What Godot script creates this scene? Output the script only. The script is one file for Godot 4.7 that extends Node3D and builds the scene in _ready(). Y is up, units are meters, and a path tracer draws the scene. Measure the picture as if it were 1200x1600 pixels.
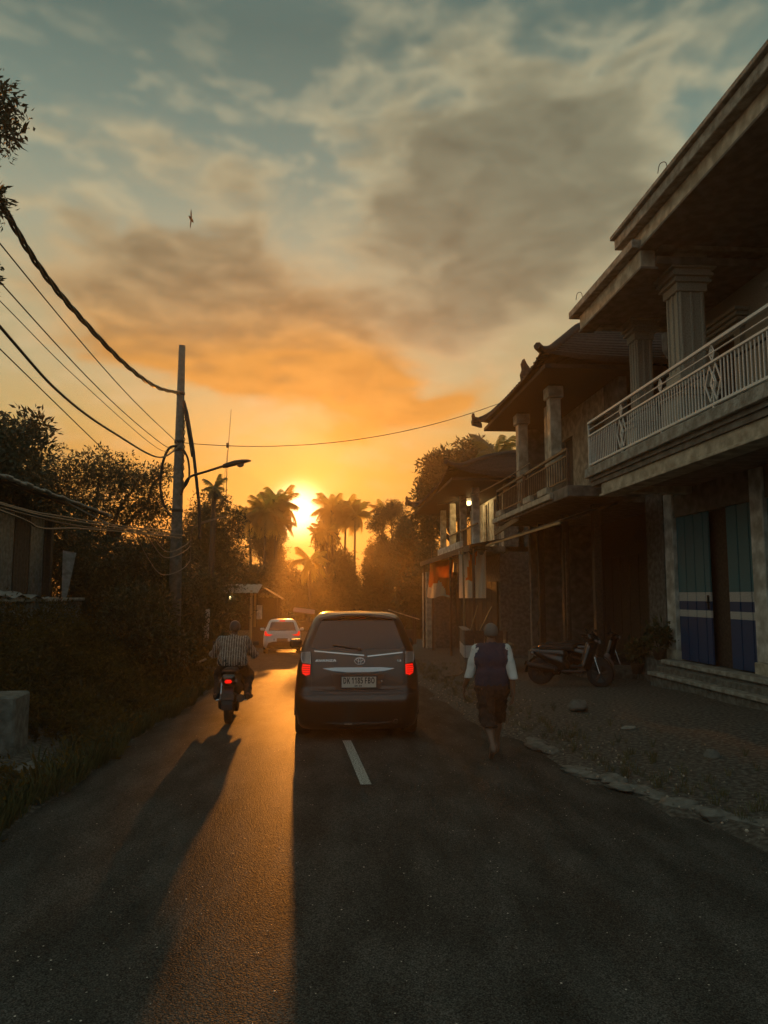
extends Node3D

# ---------------------------------------------------------------- helpers: names, tags, materials
var used := {}
var M := {}
var rng := RandomNumberGenerator.new()

func numbered(called: String) -> String:
	var n: int = used.get(called, 0)
	used[called] = n + 1
	return called if n == 0 else "%s_%03d" % [called, n]

func tag(o: Node, label: String, category: String, group := "", kind := "") -> void:
	o.set_meta("label", label)
	if category != "":
		o.set_meta("category", category)
	if group != "":
		o.set_meta("group", group)
	if kind != "":
		o.set_meta("kind", kind)

func thing(called: String, label: String, category: String, at := Vector3.ZERO, turn := 0.0, group := "") -> Node3D:
	var o := Node3D.new()
	o.name = numbered(called)
	add_child(o)
	o.position = at
	o.rotation.y = turn
	tag(o, label, category, group)
	return o

func put_mesh(called: String, mesh: Mesh, m: Material, parent: Node = null) -> MeshInstance3D:
	var o := MeshInstance3D.new()
	o.mesh = mesh
	o.material_override = m
	if parent == null:
		o.name = numbered(called)
		add_child(o)
	else:
		o.name = called
		parent.add_child(o, true)
	return o

func obj(called: String, st: SurfaceTool, m: Material, parent: Node = null) -> MeshInstance3D:
	st.generate_normals()
	return put_mesh(called, st.commit(), m, parent)

func dup(o: Node3D, label: String, at: Vector3, turn: float) -> Node3D:
	var c: Node3D = o.duplicate()
	var base := String(o.name)
	if base.length() > 4 and base[-4] == "_" and base.substr(base.length() - 3).is_valid_int():
		base = base.substr(0, base.length() - 4)
	c.name = numbered(base)
	add_child(c)
	c.position = at
	c.rotation.y = turn
	c.set_meta("label", label)
	return c

func lin(r: float, g: float, b: float) -> Color:
	return Color(r, g, b).linear_to_srgb()

func mat(r: float, g: float, b: float, rough := 0.8, metal := 0.0) -> StandardMaterial3D:
	var m := StandardMaterial3D.new()
	m.albedo_color = lin(r, g, b)
	m.roughness = rough
	m.metallic = metal
	return m

func noise_tex(size: int, freq: float, oct: int, lo: Color, hi: Color, sd: int, type := FastNoiseLite.TYPE_SIMPLEX_SMOOTH, mid := 0.5) -> NoiseTexture2D:
	var n := FastNoiseLite.new()
	n.noise_type = type
	n.frequency = freq
	n.fractal_octaves = oct
	n.seed = sd
	var t := NoiseTexture2D.new()
	t.width = size
	t.height = size
	t.seamless = true
	t.noise = n
	var g := Gradient.new()
	g.set_color(0, lo)
	g.set_color(1, hi)
	g.set_offset(0, mid - 0.3)
	g.set_offset(1, mid + 0.3)
	t.color_ramp = g
	return t

func normal_tex(size: int, freq: float, oct: int, strength: float, sd: int, type := FastNoiseLite.TYPE_SIMPLEX_SMOOTH) -> NoiseTexture2D:
	var n := FastNoiseLite.new()
	n.noise_type = type
	n.frequency = freq
	n.fractal_octaves = oct
	n.seed = sd
	var t := NoiseTexture2D.new()
	t.width = size
	t.height = size
	t.seamless = true
	t.as_normal_map = true
	t.bump_strength = strength
	t.noise = n
	return t

func tri(m: StandardMaterial3D, tex: Texture2D, per_metre: float, nrm: Texture2D = null, nscale := 1.0) -> StandardMaterial3D:
	m.albedo_texture = tex
	m.uv1_triplanar = true
	m.uv1_world_triplanar = true
	m.uv1_scale = Vector3.ONE * per_metre
	if nrm:
		m.normal_enabled = true
		m.normal_texture = nrm
		m.normal_scale = nscale
	return m

# ---------------------------------------------------------------- helpers: shapes
func S() -> SurfaceTool:
	var s := SurfaceTool.new()
	s.begin(Mesh.PRIMITIVE_TRIANGLES)
	s.set_smooth_group(-1)
	return s

func t3(s: SurfaceTool, a: Vector3, b: Vector3, c: Vector3, out: Vector3) -> void:
	if (b - a).cross(c - a).dot(out) > 0.0:
		s.add_vertex(a); s.add_vertex(c); s.add_vertex(b)
	else:
		s.add_vertex(a); s.add_vertex(b); s.add_vertex(c)

func q4(s: SurfaceTool, a: Vector3, b: Vector3, c: Vector3, d: Vector3, out: Vector3) -> void:
	t3(s, a, b, c, out)
	t3(s, a, c, d, out)

func bx(s: SurfaceTool, c: Vector3, size: Vector3, bev := 0.0, bs := Basis.IDENTITY) -> void:
	var h := size * 0.5
	s.set_smooth_group(-1)
	bev = minf(bev, minf(h.x, minf(h.y, h.z)) * 0.9)
	for ax in 3:
		var u := (ax + 1) % 3
		var v := (ax + 2) % 3
		for sg in [-1.0, 1.0]:
			var p := []
			for k in [[-1, -1], [1, -1], [1, 1], [-1, 1]]:
				var q := Vector3.ZERO
				q[ax] = sg * h[ax]
				q[u] = k[0] * (h[u] - bev)
				q[v] = k[1] * (h[v] - bev)
				p.append(c + bs * q)
			var o := Vector3.ZERO
			o[ax] = sg
			q4(s, p[0], p[1], p[2], p[3], bs * o)
	if bev <= 0.0:
		return
	for ax in 3:
		var u := (ax + 1) % 3
		var v := (ax + 2) % 3
		for su in [-1.0, 1.0]:
			for sv in [-1.0, 1.0]:
				var p := []
				for e in [-1.0, 1.0]:
					var q1 := Vector3.ZERO
					q1[ax] = e * (h[ax] - bev); q1[u] = su * h[u]; q1[v] = sv * (h[v] - bev)
					var q2 := Vector3.ZERO
					q2[ax] = e * (h[ax] - bev); q2[u] = su * (h[u] - bev); q2[v] = sv * h[v]
					p.append(c + bs * q1)
					p.append(c + bs * q2)
				var o := Vector3.ZERO
				o[u] = su
				o[v] = sv
				q4(s, p[0], p[1], p[3], p[2], bs * o)
	for sx in [-1.0, 1.0]:
		for sy in [-1.0, 1.0]:
			for sz in [-1.0, 1.0]:
				var e := Vector3(sx, sy, sz)
				var f := e * h
				t3(s, c + bs * (f - Vector3(0, sy, sz) * bev), c + bs * (f - Vector3(sx, 0, sz) * bev), c + bs * (f - Vector3(sx, sy, 0) * bev), bs * e)

func box(a: Vector3, b: Vector3, bev := 0.0) -> SurfaceTool:
	var s := S()
	bx(s, (a + b) * 0.5, (b - a).abs(), bev)
	return s

func rail(s: SurfaceTool, a: Vector3, b: Vector3, w: float, hgt := -1.0, bev := 0.0) -> void:
	# a straight square bar from a to b
	var d := b - a
	var up := Vector3.UP if absf(d.normalized().y) < 0.95 else Vector3.RIGHT
	var z := d.normalized()
	var x := up.cross(z).normalized()
	bx(s, (a + b) * 0.5, Vector3(w, hgt if hgt > 0 else w, d.length()), bev, Basis(x, z.cross(x), z))

func tube(s: SurfaceTool, pts: Array, rad, n := 8, caps := true) -> void:
	var rings := []
	var count := pts.size()
	var up := Vector3(0.13, 1, 0.07).normalized()
	var x := Vector3.ZERO
	for i in count:
		var d: Vector3 = (pts[mini(i + 1, count - 1)] - pts[maxi(i - 1, 0)]).normalized()
		if x == Vector3.ZERO:
			if absf(d.dot(up)) > 0.95:
				up = Vector3(1, 0.1, 0).normalized()
			x = up.cross(d).normalized()
		else:
			x = (x - d * x.dot(d)).normalized()
		var y := d.cross(x)
		var r: float = rad[i] if rad is Array else rad
		var ring := PackedVector3Array()
		for k in n:
			var a := TAU * k / n
			ring.append(pts[i] + (x * cos(a) + y * sin(a)) * r)
		rings.append(ring)
	s.set_smooth_group(0)
	for i in count - 1:
		for k in n:
			var k2 := (k + 1) % n
			var c: Vector3 = (pts[i] + pts[i + 1]) * 0.5
			q4(s, rings[i][k], rings[i][k2], rings[i + 1][k2], rings[i + 1][k], (rings[i][k] + rings[i + 1][k2]) * 0.5 - c)
	if caps:
		s.set_smooth_group(-1)
		for e in [0, count - 1]:
			var d: Vector3 = pts[0] - pts[1] if e == 0 else pts[count - 1] - pts[count - 2]
			for k in n:
				t3(s, pts[e], rings[e][k], rings[e][(k + 1) % n], d)

func lathe(s: SurfaceTool, prof: Array, n: int, xf := Transform3D.IDENTITY, smooth := true) -> void:
	# prof: Vector2(radius, height) turned round the local y axis
	s.set_smooth_group(0 if smooth else -1)
	for i in prof.size() - 1:
		var dp: Vector2 = prof[i + 1] - prof[i]
		for k in n:
			var a := TAU * k / n
			var b := TAU * (k + 1) / n
			var da := Vector3(cos(a), 0, sin(a))
			var db := Vector3(cos(b), 0, sin(b))
			var out := xf.basis * (((da + db) * 0.5) * dp.y + Vector3(0, -dp.x, 0))
			q4(s, xf * (da * prof[i].x + Vector3(0, prof[i].y, 0)), xf * (db * prof[i].x + Vector3(0, prof[i].y, 0)), xf * (db * prof[i + 1].x + Vector3(0, prof[i + 1].y, 0)), xf * (da * prof[i + 1].x + Vector3(0, prof[i + 1].y, 0)), out)

func prism(s: SurfaceTool, poly: PackedVector2Array, depth: float, xf := Transform3D.IDENTITY) -> void:
	# polygon in local xy, from z = 0 to z = depth
	s.set_smooth_group(-1)
	var idx := Geometry2D.triangulate_polygon(poly)
	for i in range(0, idx.size(), 3):
		for z in [0.0, depth]:
			var o := Vector3(0, 0, -1.0 if z == 0.0 else 1.0) * signf(depth)
			t3(s, xf * Vector3(poly[idx[i]].x, poly[idx[i]].y, z), xf * Vector3(poly[idx[i + 1]].x, poly[idx[i + 1]].y, z), xf * Vector3(poly[idx[i + 2]].x, poly[idx[i + 2]].y, z), xf.basis * o)
	var cw := -1.0 if Geometry2D.is_polygon_clockwise(poly) else 1.0
	for i in poly.size():
		var a := poly[i]
		var b := poly[(i + 1) % poly.size()]
		var e := b - a
		q4(s, xf * Vector3(a.x, a.y, 0), xf * Vector3(b.x, b.y, 0), xf * Vector3(b.x, b.y, depth), xf * Vector3(a.x, a.y, depth), xf.basis * Vector3(e.y, -e.x, 0) * cw)

func patch(poly: PackedVector2Array, f: Callable, lift: float, step: float) -> SurfaceTool:
	# a thin shell over the surface f(Vector2) -> [point, outward normal], with edges that reach back to the surface
	var s := S()
	var edge := PackedVector2Array()
	for i in poly.size():
		var a := poly[i]
		var b := poly[(i + 1) % poly.size()]
		var k := maxi(1, int(ceil(a.distance_to(b) / step)))
		for j in k:
			edge.append(a.lerp(b, float(j) / k))
	var pts := edge.duplicate()
	var lo := poly[0]
	var hi := poly[0]
	for p in poly:
		lo = lo.min(p)
		hi = hi.max(p)
	var y := lo.y + step * 0.5
	while y < hi.y:
		var x := lo.x + step * 0.5
		while x < hi.x:
			var p := Vector2(x, y)
			if Geometry2D.is_point_in_polygon(p, poly):
				var near := false
				for e in edge:
					if e.distance_squared_to(p) < step * step * 0.16:
						near = true
						break
				if not near:
					pts.append(p)
			x += step
		y += step
	var idx := Geometry2D.triangulate_delaunay(pts)
	var P := []
	var N := []
	for p in pts:
		var r: Array = f.call(p)
		P.append(r[0] + r[1] * lift)
		N.append(r[1])
	s.set_smooth_group(0)
	for i in range(0, idx.size(), 3):
		var c := (pts[idx[i]] + pts[idx[i + 1]] + pts[idx[i + 2]]) / 3.0
		if Geometry2D.is_point_in_polygon(c, poly):
			t3(s, P[idx[i]], P[idx[i + 1]], P[idx[i + 2]], N[idx[i]])
	s.set_smooth_group(-1)
	for i in edge.size():
		var j := (i + 1) % edge.size()
		var mid := Vector3.ZERO
		for e in edge.size():
			mid += P[e]
		mid /= edge.size()
		q4(s, P[i], P[j], P[j] - N[j] * (lift + 0.012), P[i] - N[i] * (lift + 0.012), P[i] - mid)
	return s

func curve(pts: Array, n: int) -> Array:
	# Catmull-Rom through the points
	var out := []
	for i in pts.size() - 1:
		var p0: Vector3 = pts[maxi(i - 1, 0)]
		var p3: Vector3 = pts[mini(i + 2, pts.size() - 1)]
		for k in n:
			out.append(pts[i].cubic_interpolate(pts[i + 1], p0, p3, float(k) / n))
	out.append(pts[-1])
	return out

func rock(size: Vector3, sd: int, flat := 0.3, amp := 0.35) -> SurfaceTool:
	var n := FastNoiseLite.new()
	n.seed = sd
	n.frequency = 0.9
	var s := S()
	s.set_smooth_group(0)
	var R := 10
	var C := 16
	var P := []
	for i in R + 1:
		var row := []
		for k in C + 1:
			var th := PI * i / R
			var ph := TAU * (k % C) / C
			var d := Vector3(sin(th) * cos(ph), cos(th), sin(th) * sin(ph))
			var v := d * (1.0 + amp * n.get_noise_3dv(d * 1.6 + Vector3(sd, 0, 0)) * 1.4)
			v.y = maxf(v.y, -flat)
			row.append(v * size)
		P.append(row)
	for i in R:
		for k in C:
			q4(s, P[i][k], P[i][k + 1], P[i + 1][k + 1], P[i + 1][k], P[i][k] + P[i + 1][k + 1])
	return s

# ---------------------------------------------------------------- helpers: bodies as one surface (smooth minimum of tapered capsules, surface nets)
func cap(a: Vector3, b: Vector3, ra: float, rb := -1.0) -> Array:
	return [a, b, ra, ra if rb < 0 else rb]

func blend(prims: Array, cell: float, k: float, cut_lo := -1e9, cut_hi := 1e9) -> Array:
	var lo := Vector3.ONE * 1e9
	var hi := -lo
	for p in prims:
		var r: float = maxf(p[2], p[3])
		lo = lo.min(p[0] - Vector3.ONE * r).min(p[1] - Vector3.ONE * r)
		hi = hi.max(p[0] + Vector3.ONE * r).max(p[1] + Vector3.ONE * r)
	lo -= Vector3.ONE * cell * 2.5
	hi += Vector3.ONE * cell * 2.5
	var nx := int(ceil((hi.x - lo.x) / cell)) + 1
	var ny := int(ceil((hi.y - lo.y) / cell)) + 1
	var nz := int(ceil((hi.z - lo.z) / cell)) + 1
	var f := PackedFloat32Array()
	f.resize(nx * ny * nz)
	f.fill(9.0)
	for p in prims:
		var a: Vector3 = p[0]
		var ab: Vector3 = p[1] - a
		var ra: float = p[2]
		var rd: float = p[3] - ra
		var l2 := maxf(ab.length_squared(), 1e-9)
		var pad := maxf(ra, p[3]) + k + cell * 1.5
		var p0: Vector3 = (a.min(p[1]) - Vector3.ONE * pad - lo) / cell
		var p1: Vector3 = (a.max(p[1]) + Vector3.ONE * pad - lo) / cell
		for iy in range(maxi(0, int(p0.y)), mini(ny - 1, int(p1.y) + 1) + 1):
			for iz in range(maxi(0, int(p0.z)), mini(nz - 1, int(p1.z) + 1) + 1):
				var row := (iy * nz + iz) * nx
				for ix in range(maxi(0, int(p0.x)), mini(nx - 1, int(p1.x) + 1) + 1):
					var v := Vector3(lo.x + ix * cell, lo.y + iy * cell, lo.z + iz * cell) - a
					var t := clampf(v.dot(ab) / l2, 0.0, 1.0)
					var d := (v - ab * t).length() - ra - rd * t
					var o := f[row + ix]
					var h := maxf(k - absf(d - o), 0.0) / k
					f[row + ix] = minf(d, o) - h * h * k * 0.25
	if cut_lo > -1e8 or cut_hi < 1e8:
		for iy in ny:
			var y := lo.y + iy * cell
			var c := maxf(cut_lo - y, y - cut_hi)
			if c > -cell * 2.0:
				for i in range(iy * nz * nx, (iy + 1) * nz * nx):
					f[i] = maxf(f[i], c)
	# surface nets
	var verts := PackedVector3Array()
	var ids := PackedInt32Array()
	ids.resize(nx * ny * nz)
	ids.fill(-1)
	var step := [1, nx, nx * nz]   # x, z, y
	var cdx := PackedInt32Array([0, 1, nx, nx + 1, nx * nz, nx * nz + 1, nx * nz + nx, nx * nz + nx + 1])
	var cp := [Vector3(0, 0, 0), Vector3(1, 0, 0), Vector3(0, 0, 1), Vector3(1, 0, 1), Vector3(0, 1, 0), Vector3(1, 1, 0), Vector3(0, 1, 1), Vector3(1, 1, 1)]
	var edges := [[0, 1], [2, 3], [4, 5], [6, 7], [0, 2], [1, 3], [4, 6], [5, 7], [0, 4], [1, 5], [2, 6], [3, 7]]
	for iy in ny - 1:
		for iz in nz - 1:
			var row := (iy * nz + iz) * nx
			for ix in nx - 1:
				var b := row + ix
				var s0 := f[b] < 0.0
				if (f[b + 1] < 0.0) == s0 and (f[b + nx] < 0.0) == s0 and (f[b + nx + 1] < 0.0) == s0 and (f[b + cdx[4]] < 0.0) == s0 and (f[b + cdx[5]] < 0.0) == s0 and (f[b + cdx[6]] < 0.0) == s0 and (f[b + cdx[7]] < 0.0) == s0:
					continue
				var sum := Vector3.ZERO
				var cnt := 0
				for e in edges:
					var f0 := f[b + cdx[e[0]]]
					var f1 := f[b + cdx[e[1]]]
					if (f0 < 0.0) != (f1 < 0.0):
						sum += cp[e[0]].lerp(cp[e[1]], f0 / (f0 - f1))
						cnt += 1
				ids[b] = verts.size()
				verts.append(lo + (Vector3(ix, iy, iz) + sum / cnt) * cell)
	var tris := PackedInt32Array()
	for iy in range(1, ny - 1):
		for iz in range(1, nz - 1):
			var row := (iy * nz + iz) * nx
			for ix in range(1, nx - 1):
				var b := row + ix
				var s0 := f[b] < 0.0
				for ax in 3:
					if (f[b + step[ax]] < 0.0) == s0:
						continue
					var u: int = step[(ax + 1) % 3]
					var v: int = step[(ax + 2) % 3]
					var q := [ids[b], ids[b - u], ids[b - u - v], ids[b - v]]
					if q[0] < 0 or q[1] < 0 or q[2] < 0 or q[3] < 0:
						continue
					# front faces run clockwise seen from outside (axes x, z, y make a left-handed set)
					if s0:
						tris.append_array([q[0], q[1], q[2], q[0], q[2], q[3]])
					else:
						tris.append_array([q[0], q[2], q[1], q[0], q[3], q[2]])
	return [verts, tris]

func blended(parts: Array, fold := 0.0, pitch := 14.0) -> ArrayMesh:
	# parts: results of blend(), joined into one mesh with smooth normals
	var V := PackedVector3Array()
	var I := PackedInt32Array()
	for p in parts:
		var base := V.size()
		V.append_array(p[0])
		for i in p[1]:
			I.append(base + i)
	if fold > 0.0:
		var fn := FastNoiseLite.new()
		fn.seed = V.size()
		fn.frequency = 1.0
		fn.fractal_octaves = 3
		for i in V.size():
			var v := V[i]
			var q := Vector3(v.x * pitch, v.y * pitch * 0.55, v.z * pitch)
			V[i] = v + Vector3(fn.get_noise_3dv(q), fn.get_noise_3dv(q + Vector3(31, 0, 0)) * 0.4, fn.get_noise_3dv(q + Vector3(0, 0, 17))) * fold
	var N := PackedVector3Array()
	N.resize(V.size())
	for i in range(0, I.size(), 3):
		var n := (V[I[i + 2]] - V[I[i]]).cross(V[I[i + 1]] - V[I[i]])
		N[I[i]] += n
		N[I[i + 1]] += n
		N[I[i + 2]] += n
	for i in N.size():
		N[i] = N[i].normalized()
	var arr := []
	arr.resize(Mesh.ARRAY_MAX)
	arr[Mesh.ARRAY_VERTEX] = V
	arr[Mesh.ARRAY_NORMAL] = N
	arr[Mesh.ARRAY_INDEX] = I
	var m := ArrayMesh.new()
	m.add_surface_from_arrays(Mesh.PRIMITIVE_TRIANGLES, arr)
	return m

func hand_prims(wrist: Vector3, fwd: Vector3, palm: Vector3, thumb: Vector3, curl: float) -> Array:
	# palm faces «palm», thumb on the side «thumb»; curl in radians per joint
	var out := []
	fwd = fwd.normalized()
	thumb = (thumb - fwd * thumb.dot(fwd)).normalized()
	palm = fwd.cross(thumb) * signf(fwd.cross(thumb).dot(palm))
	var L := [0.07, 0.078, 0.074, 0.058]
	for i in 4:
		var side := (1.5 - i) * 0.02
		var base := wrist + fwd * (0.088 - absf(i - 1.2) * 0.004) + thumb * side
		out.append(cap(wrist + fwd * 0.012 + thumb * side * 0.6, base, 0.013, 0.011))
		var p := base
		var a := curl * 0.6
		for j in 3:
			var d := fwd.rotated(fwd.cross(palm).normalized(), a) + thumb * side * 0.6
			var nxt: Vector3 = p + d.normalized() * L[i] * [0.48, 0.3, 0.24][j]
			out.append(cap(p, nxt, 0.0095 - j * 0.0008, 0.009 - j * 0.001))
			p = nxt
			a += curl
	var tb := wrist + fwd * 0.025 + thumb * 0.03
	var t1 := tb + (fwd * 0.7 + thumb * 0.6 + palm * 0.25).normalized() * 0.038
	out.append(cap(wrist + fwd * 0.01 + thumb * 0.015, tb, 0.014, 0.0125))
	out.append(cap(tb, t1, 0.0115, 0.01))
	out.append(cap(t1, t1 + (fwd * 0.85 + palm * (0.3 + curl * 0.4)).normalized() * 0.03, 0.0098, 0.0085))
	return out

func head_prims(c: Vector3, r: float, fwd: Vector3) -> Array:
	# c: middle of the head, r: half its width; the face looks along fwd
	var x := Vector3.UP.cross(fwd).normalized()
	var out := [cap(c + Vector3(0, r * 0.3, 0) - fwd * r * 0.22, c + Vector3(0, r * 0.22, 0) + fwd * r * 0.22, r * 0.98)]
	out.append(cap(c - Vector3(0, r * 0.45, 0) + fwd * r * 0.3, c - Vector3(0, r * 0.9, 0) + fwd * r * 0.62, r * 0.62, r * 0.36))   # jaw, chin
	out.append(cap(c + Vector3(0, r * 0.12, 0) + fwd * r * 1.08, c - Vector3(0, r * 0.22, 0) + fwd * r * 1.24, r * 0.09, r * 0.16))  # nose
	for s in [-1.0, 1.0]:
		out.append(cap(c + x * s * r * 0.98 + Vector3(0, r * 0.12, 0) - fwd * r * 0.12, c + x * s * r * 0.96 - Vector3(0, r * 0.3, 0), r * 0.15, r * 0.1))   # ears
		out.append(cap(c + x * s * r * 0.34 + Vector3(0, r * 0.08, 0) + fwd * r * 1.0, c + x * s * r * 0.38 + Vector3(0, r * 0.08, 0) + fwd * r * 0.98, r * 0.13))  # eyes
	out.append(cap(c - Vector3(0, r * 0.5, 0) + fwd * r * 1.0 - x * r * 0.22, c - Vector3(0, r * 0.5, 0) + fwd * r * 1.0 + x * r * 0.22, r * 0.1))   # lips
	return out

# ---------------------------------------------------------------- helpers: plants
func leaf_cluster(n: int, spread: float, length: float, width: float, sd: int, droop := 0.3) -> ArrayMesh:
	rng.seed = sd
	var s := S()
	for i in n:
		var d := Vector3(rng.randfn(), rng.randfn(), rng.randfn()).normalized()
		var p := d * spread * pow(rng.randf(), 0.5)
		d = (d + Vector3(rng.randfn(), rng.randfn(), rng.randfn()) * 0.5 - Vector3(0, droop, 0)).normalized()
		var w := d.cross(Vector3(rng.randfn(), rng.randfn(), rng.randfn())).normalized()
		var nrm := d.cross(w)
		var l := length * rng.randf_range(0.7, 1.25)
		var ww := width * rng.randf_range(0.8, 1.2) * 0.5
		var m1 := p + d * l * 0.45 - nrm * l * 0.07
		var tip := p + d * l - Vector3(0, l * 0.12, 0)
		t3(s, p, m1 + w * ww, tip, nrm)
		t3(s, p, m1 - w * ww, tip, nrm)
	s.generate_normals()
	return s.commit()

func scatter(called: String, mesh: Mesh, m: Material, xf: Array, cols: Array, parent: Node) -> MultiMeshInstance3D:
	var mm := MultiMesh.new()
	mm.transform_format = MultiMesh.TRANSFORM_3D
	mm.use_colors = true
	mm.mesh = mesh
	mm.instance_count = xf.size()
	for i in xf.size():
		mm.set_instance_transform(i, xf[i])
		mm.set_instance_color(i, cols[i])
	var o := MultiMeshInstance3D.new()
	o.multimesh = mm
	o.material_override = m
	o.set_meta("kind", "stuff")
	if parent == null:
		o.name = numbered(called)
		add_child(o)
	else:
		o.name = called
		parent.add_child(o, true)
	return o

func any_turn(k := 1.0) -> Basis:
	return Basis.from_euler(Vector3(rng.randf_range(-PI, PI), rng.randf_range(-PI, PI), rng.randf_range(-PI, PI))).scaled(Vector3.ONE * k)

func crown_points(blobs: Array, count: int, sd: int, gap := 0.12) -> Array:
	# blobs: [centre, radii]; points thick near the outside of each blob, thinned by noise so that gaps stay open
	rng.seed = sd
	var n := FastNoiseLite.new()
	n.seed = sd
	n.frequency = 0.55
	var total := 0.0
	for b in blobs:
		total += b[1].x * b[1].y + b[1].y * b[1].z
	var out := []
	for b in blobs:
		var k := int(count * (b[1].x * b[1].y + b[1].y * b[1].z) / total)
		for i in k:
			var d := Vector3(rng.randfn(), rng.randfn(), rng.randfn()).normalized()
			var p: Vector3 = b[0] + d * b[1] * pow(rng.randf(), 0.4) * rng.randf_range(0.85, 1.12)
			if n.get_noise_3dv(p * 2.2) > -gap * 0.8 - 0.1 or rng.randf() < 0.25:
				out.append(p)
	return out

func crown(called: String, blobs: Array, count: int, mesh: Mesh, m: Material, sd: int, k: float, parent: Node, gap := 0.12) -> void:
	var xf := []
	var cols := []
	var n := FastNoiseLite.new()
	n.seed = sd + 7
	n.frequency = 0.4
	for p in crown_points(blobs, count, sd, gap):
		xf.append(Transform3D(any_turn(k * rng.randf_range(0.65, 1.3)), p))
		var v := 0.85 + 0.5 * n.get_noise_3dv(p * 1.5) + rng.randf_range(-0.15, 0.15)
		cols.append(Color(v * rng.randf_range(0.9, 1.25), v, v * rng.randf_range(0.7, 1.0)))
	scatter(called, mesh, m, xf, cols, parent)

func limb(a: Vector3, b: Vector3, r0: float, r1: float, sd: int, wob := 0.08) -> SurfaceTool:
	rng.seed = sd
	var pts := []
	var rad := []
	var l := a.distance_to(b)
	for i in 8:
		var t := i / 7.0
		pts.append(a.lerp(b, t) + Vector3(rng.randfn(), rng.randfn() * 0.5, rng.randfn()) * wob * l * t * (1.05 - t))
		rad.append(lerpf(r0, r1, t) * rng.randf_range(0.93, 1.07))
	var s := S()
	tube(s, pts, rad, 8)
	return s

func tree(called: String, label: String, at: Vector3, blobs: Array, count: int, mesh: Mesh, m: Material, sd: int, k: float, trunk_r: float, group := "", gap := 0.12) -> Node3D:
	# blobs relative to the foot; one trunk, a limb into each blob, one crown of leaves
	var o := thing(called, label, "tree", at, 0.0, group)
	var low := 1e9
	var mid := Vector3.ZERO
	for b in blobs:
		low = minf(low, b[0].y - b[1].y)
		mid += b[0] / blobs.size()
	var fork := Vector3(mid.x * 0.35, maxf(low, mid.y * 0.45), mid.z * 0.35)
	obj("trunk", limb(Vector3(0, -0.3, 0), fork, trunk_r, trunk_r * 0.75, sd), M.bark, o)
	for i in mini(blobs.size(), 7):
		obj("limb", limb(fork, blobs[i][0] + Vector3(0, blobs[i][1].y * 0.35, 0), trunk_r * 0.55, trunk_r * 0.12, sd + i, 0.12), M.bark, o)
	crown("crown", blobs, count, mesh, m, sd, k, o, gap)
	return o

func frond(length: float, droop: float, leaflets: int, sd: int) -> ArrayMesh:
	# a palm leaf that starts at the origin and reaches out along +x, arching down
	rng.seed = sd
	var s := S()
	var pts := []
	var rad := []
	for i in 9:
		var t := i / 8.0
		pts.append(Vector3(length * (t - 0.18 * droop * t * t), length * (0.42 * t - (0.35 + 0.55 * droop) * t * t), 0.06 * length * sin(t * 2.0 + sd)))
		rad.append(0.035 * (1.05 - t) + 0.006)
	tube(s, pts, rad, 4, false)
	s.set_smooth_group(-1)
	for i in leaflets:
		var t := 0.12 + 0.88 * (i + 0.5) / leaflets
		var fi := minf(t * 8.0, 7.99)
		var p: Vector3 = pts[int(fi)].lerp(pts[int(fi) + 1], fi - int(fi))
		var d: Vector3 = (pts[int(fi) + 1] - pts[int(fi)]).normalized()
		var l := length * 0.3 * (0.35 + 0.9 * sin(PI * clampf(t * 0.93, 0, 1))) * rng.randf_range(0.85, 1.15)
		for sg in [-1.0, 1.0]:
			var w := (d * 0.55 + Vector3(0, 0, sg * 0.8) + Vector3(0, -0.5 - 0.4 * rng.randf(), 0)).normalized()
			var half := d * 0.035 * length * 0.5
			var tip := p + w * l - Vector3(0, l * 0.25, 0)
			var mid := p + w * l * 0.55
			t3(s, p - half * 0.7, p + half * 0.7, mid + half, Vector3.UP)
			t3(s, p - half * 0.7, mid + half, mid - half, Vector3.UP)
			t3(s, mid - half, mid + half, tip, Vector3.UP)
	s.generate_normals()
	return s.commit()

func palm(label: String, at: Vector3, height: float, lean: Vector2, n: int, k: float, sd: int, m: Material) -> void:
	var o := thing("palm_tree", label, "palm", at, 0.0, "coconut palms at the end of the road")
	var pts := []
	var rad := []
	for i in 13:
		var t := i / 12.0
		pts.append(Vector3(lean.x * t * t, -0.3 + (height + 0.3) * t, lean.y * t * t))
		rad.append(lerpf(0.19, 0.11, t) + (0.12 * pow(1.0 - t, 8.0)) + 0.006 * (i % 2))
	var s := S()
	tube(s, pts, rad, 8)
	obj("trunk", s, M.bark, o)
	rng.seed = sd
	var top: Vector3 = pts[-1]
	var turn0 := rng.randf() * TAU
	for i in n:
		var which := 0 if i < n * 0.3 else (1 if i < n * 0.65 else 2)
		var f := put_mesh("frond", M["frond%d" % (which * 2 + i % 2)], m, o)
		var pitch: float = [0.75, 0.3, -0.25][which] + rng.randf_range(-0.22, 0.22)
		var ang := turn0 + i * 2.399 + rng.randf_range(-0.2, 0.2)
		f.transform = Transform3D((Basis(Vector3.UP, ang) * Basis(Vector3.BACK, pitch) * Basis(Vector3.RIGHT, rng.randf_range(-0.3, 0.3))).scaled(Vector3.ONE * k * rng.randf_range(0.85, 1.12)), top)
	s = S()
	for i in 6:
		var a := i * TAU / 6.0
		var c := top + Vector3(cos(a) * 0.24, -0.3 - 0.1 * (i % 2), sin(a) * 0.24)
		lathe(s, [Vector2(0.001, -0.14), Vector2(0.09, -0.09), Vector2(0.12, 0.0), Vector2(0.08, 0.1), Vector2(0.001, 0.14)], 7, Transform3D(Basis.IDENTITY, c))
	obj("coconuts", s, M.bark, o).set_meta("kind", "stuff")

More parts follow.
